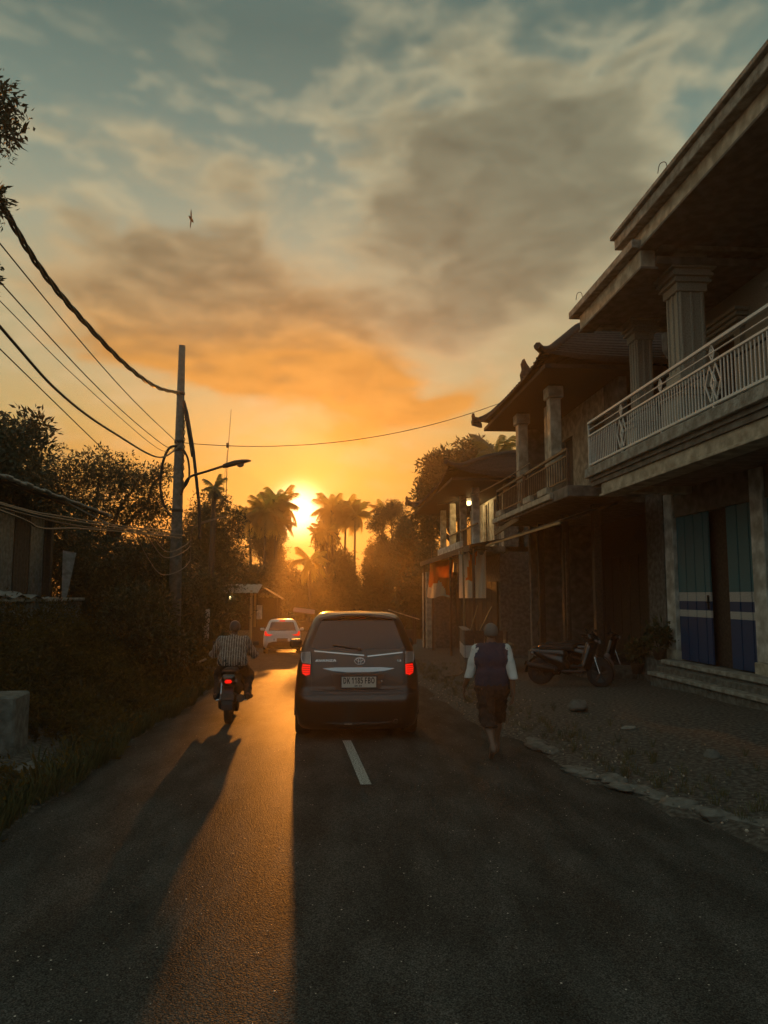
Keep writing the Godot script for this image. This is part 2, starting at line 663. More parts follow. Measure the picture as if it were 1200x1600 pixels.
# ---------------------------------------------------------------- the lie of the land: level under the camera, then gently downhill
func slope(z: float) -> float:
	var d := -z
	return -0.027 * (clampf(d, 10.0, 45.0) - 10.0)

func bend(z: float) -> float:
	var d := maxf(-z - 34.0, 0.0)
	return -0.003 * d * d

func road_right(z: float) -> float:
	var d := -z
	return 2.3 + 1.5 * pow(clampf((13.0 - d) / 9.0, 0.0, 1.0), 1.6) + bend(z) + 0.06 * sin(z * 1.7) + 0.04 * sin(z * 4.1)

func road_left(z: float) -> float:
	return -2.55 + bend(z) + 0.06 * sin(z * 1.3 + 1.0) + 0.04 * sin(z * 3.7) - 0.5 * clampf((-z - 16.0) / 10.0, 0.0, 1.0)

func land(x: float, z: float) -> float:
	var y := slope(z)
	var r := road_right(z)
	var l := road_left(z)
	if x > r - 0.1:
		y += 0.02 + smoothstep(r, r + 3.6, x) * 0.16 * smoothstep(-60.0, -26.0, z)
	elif x < l + 0.1:
		y += 0.01 + smoothstep(l - 0.2, l - 2.2, x) * 0.35
	else:
		y -= 0.08
	return y

# ---------------------------------------------------------------- the sky: evening air and clouds, by direction (azimuth from -Z to the right, elevation; degrees)
const SUN_AZ := -2.1
const SUN_EL := 6.2
var cn := FastNoiseLite.new()
var wn := FastNoiseLite.new()
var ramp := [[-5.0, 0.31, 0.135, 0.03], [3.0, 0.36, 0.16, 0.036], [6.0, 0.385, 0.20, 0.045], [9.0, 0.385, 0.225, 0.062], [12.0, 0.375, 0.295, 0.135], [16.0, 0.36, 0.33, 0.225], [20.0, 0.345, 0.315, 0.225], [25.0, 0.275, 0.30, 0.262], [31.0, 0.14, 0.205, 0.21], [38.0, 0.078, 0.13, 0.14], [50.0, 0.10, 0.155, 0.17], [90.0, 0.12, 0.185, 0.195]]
# clouds in view: azimuth, elevation, half width, half height, tilt, thickness, warmth
var puffs := [
	[-8.5, 21.5, 8.5, 4.8, -0.2, 1.0, 0.55], [-7.0, 17.8, 10.0, 3.4, -0.06, 0.85, 1.0], [-2.5, 17.6, 6.5, 3.0, -0.22, 0.85, 1.15], [-14.0, 17.4, 4.5, 1.8, 0.1, 0.3, 1.0],
	[11.0, 27.0, 10.0, 6.5, 0.2, 0.55, 0.1], [19.0, 32.5, 15.0, 6.5, 0.2, 0.55, 0.15], [4.0, 33.0, 7.0, 3.5, 0.1, 0.22, 0.1], [11.0, 21.0, 9.0, 2.6, 0.1, 0.42, 0.2], [15.0, 26.0, 8.0, 5.0, 0.0, 0.4, 0.1], [8.0, 38.0, 9.0, 3.0, 0.2, 0.25, 0.1], [16.0, 26.0, 18.0, 10.0, 0.1, 0.10, 0.15],
	[-17.0, 30.3, 9.0, 2.0, -0.12, 0.42, 0.55], [-21.0, 25.5, 8.0, 2.4, -0.3, 0.36, 0.5], [-8.0, 29.3, 5.0, 3.0, -0.8, 0.3, 0.35], [-20.0, 20.5, 7.0, 2.2, -0.3, 0.36, 0.6],
	[6.5, 13.6, 5.0, 1.6, 0.15, 0.95, 1.3], [1.5, 11.5, 6.0, 0.9, 0.1, 0.35, 1.0], [20.0, 17.0, 8.0, 2.4, 0.05, 0.3, 0.4], [24.0, 25.5, 8.0, 3.0, 0.1, 0.42, 0.25]]

func cloud(az: float, el: float) -> Vector2:
	# x: how much cloud lies that way, y: how warmly the low sun lights it
	var d := 0.0
	var w := 0.0
	for p in puffs:
		var x: float = az - p[0]
		if absf(x) > p[2] * 2.6:
			continue
		var y: float = el - p[1]
		var u: float = (x * cos(p[4]) + y * sin(p[4])) / p[2]
		var v: float = (y * cos(p[4]) - x * sin(p[4])) / p[3]
		var q: float = p[5] * exp(-1.1 * (u * u + v * v))
		d += q
		w += q * p[6]
	return Vector2(d, w / maxf(d, 0.001))

func make_sky() -> ImageTexture:
	var W := 1664
	var H := 832
	var im := Image.create(W, H, false, Image.FORMAT_RGBF)
	im.fill(Color(0.10, 0.085, 0.06))
	cn.noise_type = FastNoiseLite.TYPE_SIMPLEX_SMOOTH
	cn.seed = 11
	cn.frequency = 1.0
	cn.fractal_octaves = 5
	cn.fractal_gain = 0.5
	wn.noise_type = FastNoiseLite.TYPE_SIMPLEX_SMOOTH
	wn.seed = 5
	wn.frequency = 1.0
	wn.fractal_octaves = 3
	var sa := deg_to_rad(SUN_AZ)
	var se := deg_to_rad(SUN_EL)
	var sun := Vector3(sin(sa) * cos(se), sin(se), -cos(sa) * cos(se))
	for row in H / 2 + 24:
		var el := 90.0 - (row + 0.5) * 180.0 / H
		var re := deg_to_rad(el)
		var k := 0
		while k < ramp.size() - 2 and ramp[k + 1][0] < el:
			k += 1
		var t := clampf((el - ramp[k][0]) / (ramp[k + 1][0] - ramp[k][0]), 0.0, 1.0)
		var air := Vector3(lerpf(ramp[k][1], ramp[k + 1][1], t), lerpf(ramp[k][2], ramp[k + 1][2], t), lerpf(ramp[k][3], ramp[k + 1][3], t))
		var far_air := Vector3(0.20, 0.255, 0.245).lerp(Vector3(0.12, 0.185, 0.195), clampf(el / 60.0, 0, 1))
		var ce := cos(re)
		var sy := sin(re)
		for col in W:
			var az := (col + 0.5) * 360.0 / W
			if az > 180.0:
				az -= 360.0
			var ra := deg_to_rad(az)
			var dir := Vector3(sin(ra) * ce, sy, -cos(ra) * ce)
			var cosang := dir.dot(sun)
			var side := clampf(0.5 - 0.5 * cos(ra - sa), 0.0, 1.0)
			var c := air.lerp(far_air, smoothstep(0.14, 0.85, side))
			var ang := rad_to_deg(acos(clampf(cosang, -1.0, 1.0)))
			# glow of the air round the low sun
			var glow := Vector3(1.0, 0.66, 0.20) * (0.60 * exp(-ang / 3.0)) + Vector3(0.07, 0.035, 0.005) * exp(-ang / 14.0)
			glow += Vector3(3.0, 2.5, 1.6) * pow(smoothstep(3.4, 0.2, ang), 2.0)
			c += glow
			# clouds
			var p := Vector3(dir.x, dir.y * 1.9, dir.z)
			var warp := Vector3(wn.get_noise_3dv(p * 4.0), wn.get_noise_3dv(p * 4.0 + Vector3(9, 0, 0)), wn.get_noise_3dv(p * 4.0 + Vector3(0, 5, 0)))
			var n := cn.get_noise_3dv(p * 6.5 + warp * 0.45)
			var n2 := cn.get_noise_3dv(p * Vector3(12.0, 22.0, 12.0) + warp * 0.5 + Vector3(3, 7, 1))
			var lump := 0.42 - absf(cn.get_noise_3dv(p * Vector3(9.0, 12.0, 9.0) + warp * 0.35 + Vector3(7, 1, 4))) * 1.9
			var f := cloud(az + warp.x * 2.2, el + warp.y * 1.6)
			var inview := smoothstep(42.0, 30.0, absf(az - 5.0)) * smoothstep(47.0, 40.0, el)
			var most := maxf(f.x, (0.28 + 0.6 * n) * (1.0 - 0.8 * inview) * smoothstep(0.0, 12.0, el))
			var thick := most * 1.3 + (n * 0.7 + n2 * 0.22 + lump * 0.38) * (0.5 + 0.45 * minf(most, 1.0)) - 0.25
			var warm := lerpf(0.35, f.y, clampf(f.x * 2.5, 0.0, 1.0)) * smoothstep(60.0, 16.0, ang)
			var lowered := clampf((27.0 - el) / 12.0, 0.0, 1.0)
			var body := Vector3(0.155, 0.158, 0.130).lerp(Vector3(0.155, 0.103, 0.05), clampf(warm * 0.75, 0.0, 1.0))
			var lit := Vector3(0.36, 0.33, 0.255).lerp(Vector3(0.47, 0.205, 0.042), clampf(warm * (0.25 + lowered), 0.0, 1.0))
			var core := smoothstep(0.15, 0.9, thick - lump * 0.35 + n2 * 0.15)
			var under := clampf(warm * lowered * 1.1 - 0.1 + n2 * 0.7 * warm + n * 0.4 * warm, 0.0, 0.85)
			var cc := lit.lerp(body, core).lerp(lit, under)
			cc *= 1.0 + 0.22 * n2 + 0.22 * lump
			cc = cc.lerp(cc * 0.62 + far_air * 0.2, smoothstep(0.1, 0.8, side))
			cc += glow * 0.5
			var wisps := smoothstep(-0.05, 0.42, n2 * 0.9 + 0.7 * n) * 0.7 * smoothstep(3.0, 16.0, el) * (1.0 - 0.6 * smoothstep(33.0, 37.0, el)) * (1.0 - smoothstep(0.1, 0.6, side))
			c = c.lerp(c * 0.6 + Vector3(0.40, 0.34, 0.25) * 0.52, wisps)
			c = c.lerp(cc, clampf(smoothstep(-0.1, 0.7, thick), 0.0, 0.93))
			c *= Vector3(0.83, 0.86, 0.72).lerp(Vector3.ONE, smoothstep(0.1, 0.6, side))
			im.set_pixel(col, row, Color(c.x, c.y, c.z))
	return ImageTexture.create_from_image(im)

func _ready() -> void:
	rng.seed = 1
	# ---- camera
	var cam := Camera3D.new()
	cam.name = "camera"
	cam.fov = 67.38
	cam.near = 0.05
	cam.far = 600.0
	cam.position = Vector3(0, 1.9, 0)
	cam.rotation = Vector3(0.10791, -0.07443, 0)
	add_child(cam)
	cam.current = true
	# ---- sky, exposure, haze
	var env := Environment.new()
	env.background_mode = Environment.BG_SKY
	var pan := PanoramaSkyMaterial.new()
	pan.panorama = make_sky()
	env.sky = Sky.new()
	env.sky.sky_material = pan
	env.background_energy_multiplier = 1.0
	env.tonemap_mode = Environment.TONE_MAPPER_LINEAR
	env.tonemap_exposure = 1.42
	env.sdfgi_enabled = true
	env.ssao_enabled = true
	env.ssil_enabled = true
	env.volumetric_fog_enabled = true
	env.volumetric_fog_density = 0.0019
	env.volumetric_fog_albedo = Color(1.0, 0.93, 0.82)
	env.volumetric_fog_anisotropy = 0.76
	var we := WorldEnvironment.new()
	we.name = "evening_air"
	we.environment = env
	add_child(we)
	# ---- the low sun
	var sun := DirectionalLight3D.new()
	sun.name = "sun"
	sun.light_energy = 0.62
	sun.light_color = Color(1.0, 0.61, 0.23)
	sun.light_angular_distance = 0.7
	sun.shadow_enabled = true
	sun.rotation = Vector3(deg_to_rad(-SUN_EL), PI - deg_to_rad(SUN_AZ), 0)
	add_child(sun)
	materials()
	ground()
	house_near()
	house_tiled()
	house_far()
	left_side()
	utility_pole()
	greenery()
	street_end()
	mpv()
	hatchback()
	motorbikes()
	people()
	street_things()

func materials() -> void:
	var grain := noise_tex(512, 0.05, 5, Color(0.8, 0.79, 0.77), Color(1, 1, 1), 3)
	var stain := noise_tex(1024, 0.008, 6, Color(0.74, 0.72, 0.69), Color(1, 1, 1), 8)
	var rough_n := normal_tex(512, 0.06, 4, 5.0, 4)
	var asphalt := noise_tex(1024, 0.42, 3, Color(0.42, 0.41, 0.39), Color(1.0, 0.98, 0.95), 21, FastNoiseLite.TYPE_VALUE)
	M.asphalt = tri(mat(0.165, 0.165, 0.155, 0.45), asphalt, 0.42, normal_tex(1024, 0.34, 3, 7.0, 22, FastNoiseLite.TYPE_VALUE), 0.4)
	M.asphalt.metallic_specular = 0.045
	M.asphalt.detail_enabled = true
	M.asphalt.detail_blend_mode = BaseMaterial3D.BLEND_MODE_MUL
	M.asphalt.detail_uv_layer = BaseMaterial3D.DETAIL_UV_2
	M.asphalt.detail_albedo = noise_tex(1024, 0.006, 5, Color(0.8, 0.8, 0.79), Color(1, 1, 1), 28)
	M.asphalt.uv2_triplanar = true
	M.asphalt.uv2_world_triplanar = true
	M.asphalt.uv2_scale = Vector3(0.35, 0.11, 0.11)
	M.dirt = tri(mat(0.14, 0.13, 0.108, 0.95), noise_tex(1024, 0.03, 6, Color(0.5, 0.47, 0.43), Color(1, 1, 1), 25), 0.4, normal_tex(1024, 0.09, 4, 5.0, 24), 0.6)
	M.paint = tri(mat(0.62, 0.60, 0.54, 0.6), noise_tex(512, 0.06, 5, Color(0.35, 0.33, 0.3), Color(1, 1, 1), 31, FastNoiseLite.TYPE_SIMPLEX_SMOOTH, 0.42), 1.3)
	M.concrete = tri(mat(0.42, 0.395, 0.34, 0.85), stain, 0.45, rough_n, 0.5)
	M.old_concrete = tri(mat(0.2, 0.195, 0.17, 0.9), stain, 0.7, rough_n, 0.8)
	M.cream = tri(mat(0.60, 0.53, 0.41, 0.75), stain, 0.35, rough_n, 0.25)
	M.white_wall = tri(mat(0.78, 0.75, 0.68, 0.7), stain, 0.3, rough_n, 0.2)
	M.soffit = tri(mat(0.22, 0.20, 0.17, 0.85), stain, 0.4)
	M.carved = tri(mat(0.46, 0.41, 0.33, 0.75), grain, 1.2, rough_n, 0.3)
	M.rail_white = tri(mat(0.86, 0.85, 0.82, 0.4), grain, 2.0)
	M.dark_metal = tri(mat(0.035, 0.033, 0.03, 0.45, 0.3), grain, 2.0)
	M.rust_metal = tri(mat(0.16, 0.10, 0.065, 0.75, 0.2), stain, 1.0, rough_n, 0.5)
	M.roof_tile = tri(mat(0.055, 0.038, 0.030, 0.85), stain, 1.0, rough_n, 0.6)
	M.dark_wood = tri(mat(0.075, 0.05, 0.034, 0.7), stain, 1.4, rough_n, 0.4)
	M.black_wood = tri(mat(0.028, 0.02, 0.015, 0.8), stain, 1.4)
	M.wood = tri(mat(0.34, 0.22, 0.115, 0.75), stain, 1.8, rough_n, 0.4)
	M.bamboo = tri(mat(0.36, 0.25, 0.12, 0.5), grain, 2.0)
	M.zinc = tri(mat(0.32, 0.32, 0.31, 0.5, 0.6), stain, 0.8, rough_n, 0.3)
	M.teal = tri(mat(0.035, 0.20, 0.25, 0.5), grain, 1.5)
	M.blue = tri(mat(0.008, 0.066, 0.19, 0.5), grain, 1.5)
	M.white_paint = tri(mat(0.60, 0.60, 0.58, 0.5), grain, 1.5)
	M.black_rubber = mat(0.018, 0.018, 0.018, 0.8)
	M.cable = mat(0.03, 0.026, 0.022, 0.4)
	M.cable_old = mat(0.13, 0.10, 0.07, 0.45)
	M.black_plastic = mat(0.02, 0.02, 0.021, 0.45)
	M.chrome = mat(0.65, 0.66, 0.68, 0.12, 1.0)
	M.glass_dark = mat(0.012, 0.012, 0.012, 0.06)
	M.glass_dark.clearcoat_enabled = true
	M.glass_dark.clearcoat = 0.6
	M.glass_dark.clearcoat_roughness = 0.03
	M.black_paint = mat(0.012, 0.0115, 0.011, 0.28, 0.2)
	M.black_paint.clearcoat_enabled = true
	M.black_paint.clearcoat = 1.0
	M.black_paint.clearcoat_roughness = 0.05
	M.white_car = mat(0.62, 0.61, 0.59, 0.3)
	M.white_car.clearcoat_enabled = true
	M.white_car.clearcoat = 1.0
	M.tail_lit = mat(0.5, 0.01, 0.006, 0.25)
	M.tail_lit.emission_enabled = true
	M.tail_lit.emission = Color(1.0, 0.10, 0.055)
	M.tail_lit.emission_energy_multiplier = 0.62
	M.tail_dim = mat(0.16, 0.01, 0.008, 0.2)
	M.lens_clear = mat(0.30, 0.29, 0.28, 0.15, 0.3)
	M.plate = mat(0.55, 0.54, 0.49, 0.55)
	M.ink = mat(0.015, 0.015, 0.015, 0.6)
	M.bulb = mat(0.9, 0.85, 0.7, 0.4)
	M.bulb.emission_enabled = true
	M.bulb.emission = Color(1.0, 0.88, 0.62)
	M.bulb.emission_energy_multiplier = 3.0
	M.skin = mat(0.15, 0.088, 0.058, 0.5)
	M.bark = tri(mat(0.085, 0.062, 0.044, 0.9), stain, 2.0, rough_n, 1.0)
	for e in [["leaf", 0.075, 0.078, 0.036], ["leaf_warm", 0.12, 0.108, 0.055], ["leaf_dark", 0.05, 0.056, 0.028]]:
		var m := mat(e[1], e[2], e[3], 0.6)
		m.vertex_color_use_as_albedo = true
		m.backlight_enabled = true
		m.backlight = Color(1.1, 0.95, 0.4) if e[0] == "leaf_warm" else Color(0.6, 0.55, 0.25)
		M[e[0]] = m
	M.grass = mat(0.075, 0.075, 0.028, 0.7)
	M.grass.vertex_color_use_as_albedo = true
	M.cluster = leaf_cluster(14, 0.42, 0.26, 0.10, 41)
	M.cluster_fine = leaf_cluster(18, 0.40, 0.17, 0.06, 42)
	M.cluster_big = leaf_cluster(12, 0.55, 0.42, 0.17, 43)
	for i in 6:
		M["frond%d" % i] = frond(2.6, [0.15, 0.25, 0.55, 0.7, 1.0, 1.25][i], 30, 60 + i)

# ---------------------------------------------------------------- ground, road, kerb
func ground() -> void:
	var xs := []
	var x := -240.0
	while x < 240.0:
		xs.append(x)
		x += 0.32 if absf(x) < 12.0 else (3.0 if absf(x) < 40.0 else 20.0)
	var zs := []
	var z := 60.0
	while z > -240.0:
		zs.append(z)
		z -= 10.0 if z > 8.0 else (0.4 if z > -44.0 else (2.0 if z > -90.0 else 15.0))
	var n := FastNoiseLite.new()
	n.seed = 2
	n.frequency = 0.5
	n.fractal_octaves = 4
	var s := S()
	s.set_smooth_group(0)
	var h := func(px: float, pz: float) -> Vector3:
		var edge := minf(absf(px - road_right(pz)), absf(px - road_left(pz)))
		return Vector3(px, land(px, pz) + n.get_noise_2d(px, pz) * 0.05 * clampf(edge, 0.15, 1.0), pz)
	for i in zs.size() - 1:
		for j in xs.size() - 1:
			q4(s, h.call(xs[j], zs[i]), h.call(xs[j + 1], zs[i]), h.call(xs[j + 1], zs[i + 1]), h.call(xs[j], zs[i + 1]), Vector3.UP)
	obj("ground", s, M.dirt).set_meta("kind", "structure")
	s = S()
	s.set_smooth_group(0)
	var zz := 40.0
	while zz > -86.0:
		var z2 := zz - (1.0 if zz > 4.0 else 0.35)
		for k in 12:
			var p := []
			for c in [[k, zz], [k + 1, zz], [k + 1, z2], [k, z2]]:
				var t: float = c[0] / 12.0
				var px := lerpf(road_left(c[1]), road_right(c[1]), t)
				p.append(Vector3(px, slope(c[1]) + 0.012 * sin(t * PI) + n.get_noise_2d(px * 0.7, c[1] * 0.7) * 0.008 - (0.02 if k == 0 and t == 0.0 or t == 1.0 else 0.0), c[1]))
			q4(s, p[0], p[1], p[2], p[3], Vector3.UP)
		zz = z2
	obj("road", s, M.asphalt).set_meta("kind", "structure")
	# dashes of the centre line; the two under and before the car run on down the road
	var road_x := 0.36
	for k in range(2, 9):
		var z0 := 4.3 - k * 6.1
		var mid := road_x + 0.05 + bend(z0 - 1.2) + 0.03 * (z0 + 7.9)
		s = S()
		s.set_smooth_group(0)
		for j in 8:
			var za := z0 - j * 0.3
			var zb := za - 0.3
			var xa := mid + (za - z0) * 0.055
			var xb := mid + (zb - z0) * 0.055
			q4(s, Vector3(xa - 0.055, slope(za) + 0.024, za), Vector3(xa + 0.055, slope(za) + 0.024, za), Vector3(xb + 0.055, slope(zb) + 0.024, zb), Vector3(xb - 0.055, slope(zb) + 0.024, zb), Vector3.UP)
		var d := obj("road_marking", s, M.paint)
		d.set_meta("kind", "structure")
	# bright grit in the worn surface
	rng.seed = 77
	var grit := rock(Vector3(1, 0.5, 1), 5)
	grit.generate_normals()
	var mg := mat(0.6, 0.56, 0.5, 0.16)
	mg.vertex_color_use_as_albedo = true
	var xf := []
	var cols := []
	for i in 5200:
		var pz := -2.4 - 22.0 * pow(rng.randf(), 1.6)
		var px := lerpf(road_left(pz), road_right(pz), rng.randf())
		var k := 0.003 + 0.010 * pow(rng.randf(), 3.5)
		xf.append(Transform3D(Basis.from_euler(Vector3(rng.randf_range(-0.3, 0.3), rng.randf() * TAU, rng.randf_range(-0.3, 0.3))).scaled(Vector3(k, k * 0.3, k)), Vector3(px, slope(pz) + 0.014, pz)))
		var v := rng.randf_range(0.4, 1.2)
		cols.append(Color(v, v * 0.97, v * 0.9))
	var lo := SphereMesh.new()
	lo.radial_segments = 6
	lo.rings = 3
	var g := scatter("gravel", lo, mg, xf, cols, null)
	tag(g, "loose bright grit scattered over the worn asphalt road", "gravel", "", "stuff")
	# dry leaves and rubble drifted over the right verge
	xf = []
	cols = []
	for i in 1500:
		var pz := -4.5 - 15.0 * pow(rng.randf(), 1.3)
		var px := road_right(pz) + absf(rng.randfn()) * 0.9 - 0.05
		var k := 0.006 + 0.028 * pow(rng.randf(), 3.0)
		xf.append(Transform3D(any_turn(k), Vector3(px, land(px, pz) + 0.01 + k * 0.3, pz)))
		var v := rng.randf_range(0.2, 0.7)
		cols.append(Color(v, v * 0.92, v * 0.8))
	tag(scatter("rubble", lo, mg, xf, cols, null), "loose rubble strewn along the right road edge", "rubble", "", "stuff")
	# broken kerb of the right edge
	var kerbs := [[Vector3(2.72, 0.0, -9.6), 0.75, 3, "short broken kerb piece behind the walking man"], [Vector3(3.0, 0.0, -7.7), 1.5, 6, "longest row of broken kerb chunks at the right road edge"], [Vector3(3.45, 0.0, -6.55), 1.0, 5, "broken kerb piece nearest the right picture edge"]]
	for e in kerbs:
		var kb := thing("kerb_stone", e[3], "kerb stone", e[0], [0.15, 0.33, 0.5][kerbs.find(e)], "broken kerb along the right edge")
		for i in int(e[2]):
			var l: float = e[1] / e[2] * rng.randf_range(0.75, 1.1)
			var ch := rock(Vector3(rng.randf_range(0.09, 0.16), rng.randf_range(0.025, 0.045), l * 0.85), 400 + i * 7 + int(e[1] * 10.0), 0.75, 0.42)
			var co := obj("kerb_chunk", ch, M.old_concrete, kb)
			co.position = Vector3(rng.randf_range(-0.07, 0.07), rng.randf_range(0.0, 0.025), (float(i) / e[2] - 0.5) * e[1])
			co.rotation = Vector3(rng.randf_range(-0.05, 0.05), rng.randf_range(-0.15, 0.15), rng.randf_range(-0.12, 0.12))
	for k in [[Vector3(4.15, 0.09, -10.5), Vector3(0.11, 0.03, 0.05), "flat pale scrap lying on the dark yard before the steps", "litter"], [Vector3(4.1, 0.1, -12.5), Vector3(0.16, 0.11, 0.14), "round stone on the dark yard beyond the walking man", "stone"], [Vector3(4.35, 0.1, -8.6), Vector3(0.09, 0.07, 0.08), "small grey stone on the dark yard right of the kerb", "stone"]]:
		var o := obj("stone" if k[3] == "stone" else "paper_scrap", rock(k[1], 90, 0.6), M.old_concrete if k[3] == "stone" else M.concrete)
		o.position = k[0]
		tag(o, k[2], k[3])

# ---------------------------------------------------------------- the two-storey house with the white balcony rail
func stepped(s: SurfaceTool, c: Vector3, w: Vector2, y0: float, steps: Array) -> float:
	# square mouldings one on another: [height, how far each stands out]
	var y := y0
	for e in steps:
		bx(s, Vector3(c.x, y + e[0] * 0.5, c.z), Vector3(w.x + 2.0 * e[1], e[0] - 0.003, w.y + 2.0 * e[1]), 0.008)
		y += e[0]
	return y

func balcony_column(o: Node3D, x: float, z: float, w: float) -> void:
	var s := S()
	stepped(s, Vector3(x, 0, z), Vector2(w, w), 4.52, [[0.95, 0.10], [0.06, 0.15], [0.06, 0.11], [0.07, 0.17], [0.06, 0.12], [0.05, 0.08], [0.18, 0.03]])
	obj("column_base", s, M.carved, o)
	s = S()
	bx(s, Vector3(x, 6.68, z), Vector3(w - 0.05, 1.5, w - 0.05), 0.01)
	var h := w * 0.5
	for e in [-0.86, 0.0, 0.86]:
		for sg in [-1.0, 1.0]:
			bx(s, Vector3(x + sg * (h - 0.012), 6.68, z + e * (h - 0.03)), Vector3(0.034, 1.5, 0.05), 0.008)
			bx(s, Vector3(x + e * (h - 0.03), 6.68, z + sg * (h - 0.012)), Vector3(0.05, 1.5, 0.034), 0.008)
	obj("column_shaft", s, M.carved, o)
	s = S()
	stepped(s, Vector3(x, 0, z), Vector2(w, w), 7.43, [[0.16, 0.03], [0.05, 0.09], [0.06, 0.06], [0.06, 0.12], [0.07, 0.09], [0.08, 0.16], [0.24, 0.05]])
	obj("column_capital", s, M.carved, o)

func diamond(s: SurfaceTool, x: float, y: float, z: float, hy: float, hz: float, w: float) -> void:
	var p := [Vector3(x, y + hy, z), Vector3(x, y, z + hz), Vector3(x, y - hy, z), Vector3(x, y, z - hz)]
	for i in 4:
		rail(s, p[i], p[(i + 1) % 4], w)

func house_near() -> void:
	var o := thing("house", "nearest two-storey house with white balcony railing and blue folding doors", "house", Vector3.ZERO)
	var zf := -15.9     # far end of the balcony
	var zn := -3.0      # near end, out of the picture
	# platform and steps
	obj("platform", box(Vector3(7.1, -0.2, -17.4), Vector3(13.0, 0.53, zn), 0.02), M.old_concrete, o)
	obj("platform_edge", box(Vector3(7.04, 0.47, -15.95), Vector3(7.35, 0.56, zn), 0.012), M.concrete, o)
	obj("step", box(Vector3(6.8, -0.2, -15.95), Vector3(7.1, 0.29, zn), 0.012), M.old_concrete, o)
	obj("step", box(Vector3(6.74, 0.24, -15.98), Vector3(6.95, 0.315, zn), 0.012), M.concrete, o)
	obj("step", box(Vector3(6.95, 0.2, -15.96), Vector3(7.12, 0.43, zn), 0.012), M.old_concrete, o)
	# ground-floor walls and pilasters
	var w := obj("wall", box(Vector3(7.62, 0.53, -17.3), Vector3(7.95, 4.2, -15.92), 0.0), M.old_concrete, o)
	w.set_meta("label", "grey stained ground-floor wall beside the folding doors")
	obj("wall", box(Vector3(7.4, 0.53, -17.3), Vector3(7.62, 4.2, -16.42), 0.01), M.old_concrete, o)
	for z in [-16.15, -12.7, -8.9, -5.2]:
		obj("pilaster", box(Vector3(7.40, 0.75, z - 0.2), Vector3(7.75, 4.1, z + 0.2), 0.015), M.white_wall, o)
		obj("pilaster_foot", box(Vector3(7.37, 0.53, z - 0.24), Vector3(7.76, 0.75, z + 0.24), 0.012), M.cream, o)
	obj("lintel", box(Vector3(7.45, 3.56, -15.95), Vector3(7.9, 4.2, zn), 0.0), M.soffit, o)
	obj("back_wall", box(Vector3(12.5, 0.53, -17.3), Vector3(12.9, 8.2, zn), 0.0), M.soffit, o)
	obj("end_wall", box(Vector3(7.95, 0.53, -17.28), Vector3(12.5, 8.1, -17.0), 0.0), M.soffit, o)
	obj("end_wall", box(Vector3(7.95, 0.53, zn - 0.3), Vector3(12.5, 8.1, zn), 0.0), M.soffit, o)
	# folding doors: planks with two painted stripes; the middle of each bay stands open
	for bay in [[-15.93, -12.9], [-12.5, -9.1], [-8.7, -5.4]]:
		var z0: float = bay[0]
		var z1: float = bay[1]
		var gap0 := lerpf(z0, z1, 0.45)
		var gap1 := lerpf(z0, z1, 0.68)
		for leaf in [[z0, gap0, 7], [gap1, z1, 5]]:
			var n: int = leaf[2]
			var door := Node3D.new()
			door.name = "folding_door"
			o.add_child(door, true)
			for i in n:
				var za: float = lerpf(leaf[0], leaf[1], float(i) / n) + 0.006
				var zb: float = lerpf(leaf[0], leaf[1], float(i + 1) / n) - 0.006
				var xo := 7.47 + (0.012 if i % 2 == 0 else 0.0)
				var am := ArrayMesh.new()
				for band in [[0.56, 1.46, M.blue], [1.46, 1.60, M.white_paint], [1.60, 1.78, M.blue], [1.78, 1.96, M.white_paint], [1.96, 3.55, M.teal]]:
					var s := S()
					bx(s, Vector3(xo + 0.02, (band[0] + band[1]) * 0.5, (za + zb) * 0.5), Vector3(0.04, band[1] - band[0], zb - za), 0.004)
					s.generate_normals()
					s.set_material(band[2])
					s.commit(am)
				var pl := MeshInstance3D.new()
				pl.mesh = am
				pl.name = "plank"
				door.add_child(pl, true)
			if leaf[2] == 7:
				var s := S()
				rail(s, Vector3(7.45, 1.62, gap0 - 0.05), Vector3(7.45, 1.9, gap0 - 0.05), 0.03)
				rail(s, Vector3(7.42, 1.76, gap0 - 0.05), Vector3(7.48, 1.76, gap0 - 0.05), 0.025)
				obj("door_handle", s, M.dark_metal, door)
		obj("dark_gap_backing", box(Vector3(7.62, 0.53, gap0 - 0.3), Vector3(7.70, 3.6, gap1 + 0.3), 0.0), M.dark_wood, o).set_meta("label", "dark brown sheet standing for the unlit interior between blue leaves")  # dark sheet added behind the open gap for the unlit interior
	# balcony slab: edge band, recess, beam with a lip
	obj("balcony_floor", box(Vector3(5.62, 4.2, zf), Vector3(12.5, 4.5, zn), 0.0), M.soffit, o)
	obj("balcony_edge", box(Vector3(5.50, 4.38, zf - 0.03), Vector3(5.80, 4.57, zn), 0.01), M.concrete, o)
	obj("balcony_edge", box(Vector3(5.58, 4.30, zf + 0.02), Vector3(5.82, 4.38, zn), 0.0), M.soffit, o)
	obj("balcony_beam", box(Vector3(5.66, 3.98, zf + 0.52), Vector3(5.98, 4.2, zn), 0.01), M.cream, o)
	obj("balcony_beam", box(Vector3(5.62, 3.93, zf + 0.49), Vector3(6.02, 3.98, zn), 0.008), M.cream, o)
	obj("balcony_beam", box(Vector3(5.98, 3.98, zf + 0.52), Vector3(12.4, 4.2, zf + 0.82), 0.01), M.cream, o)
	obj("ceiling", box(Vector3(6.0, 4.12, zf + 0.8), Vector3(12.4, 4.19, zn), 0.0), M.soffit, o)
	# railing
	var r := Node3D.new()
	r.name = "railing"
	o.add_child(r, true)
	var X := 5.6
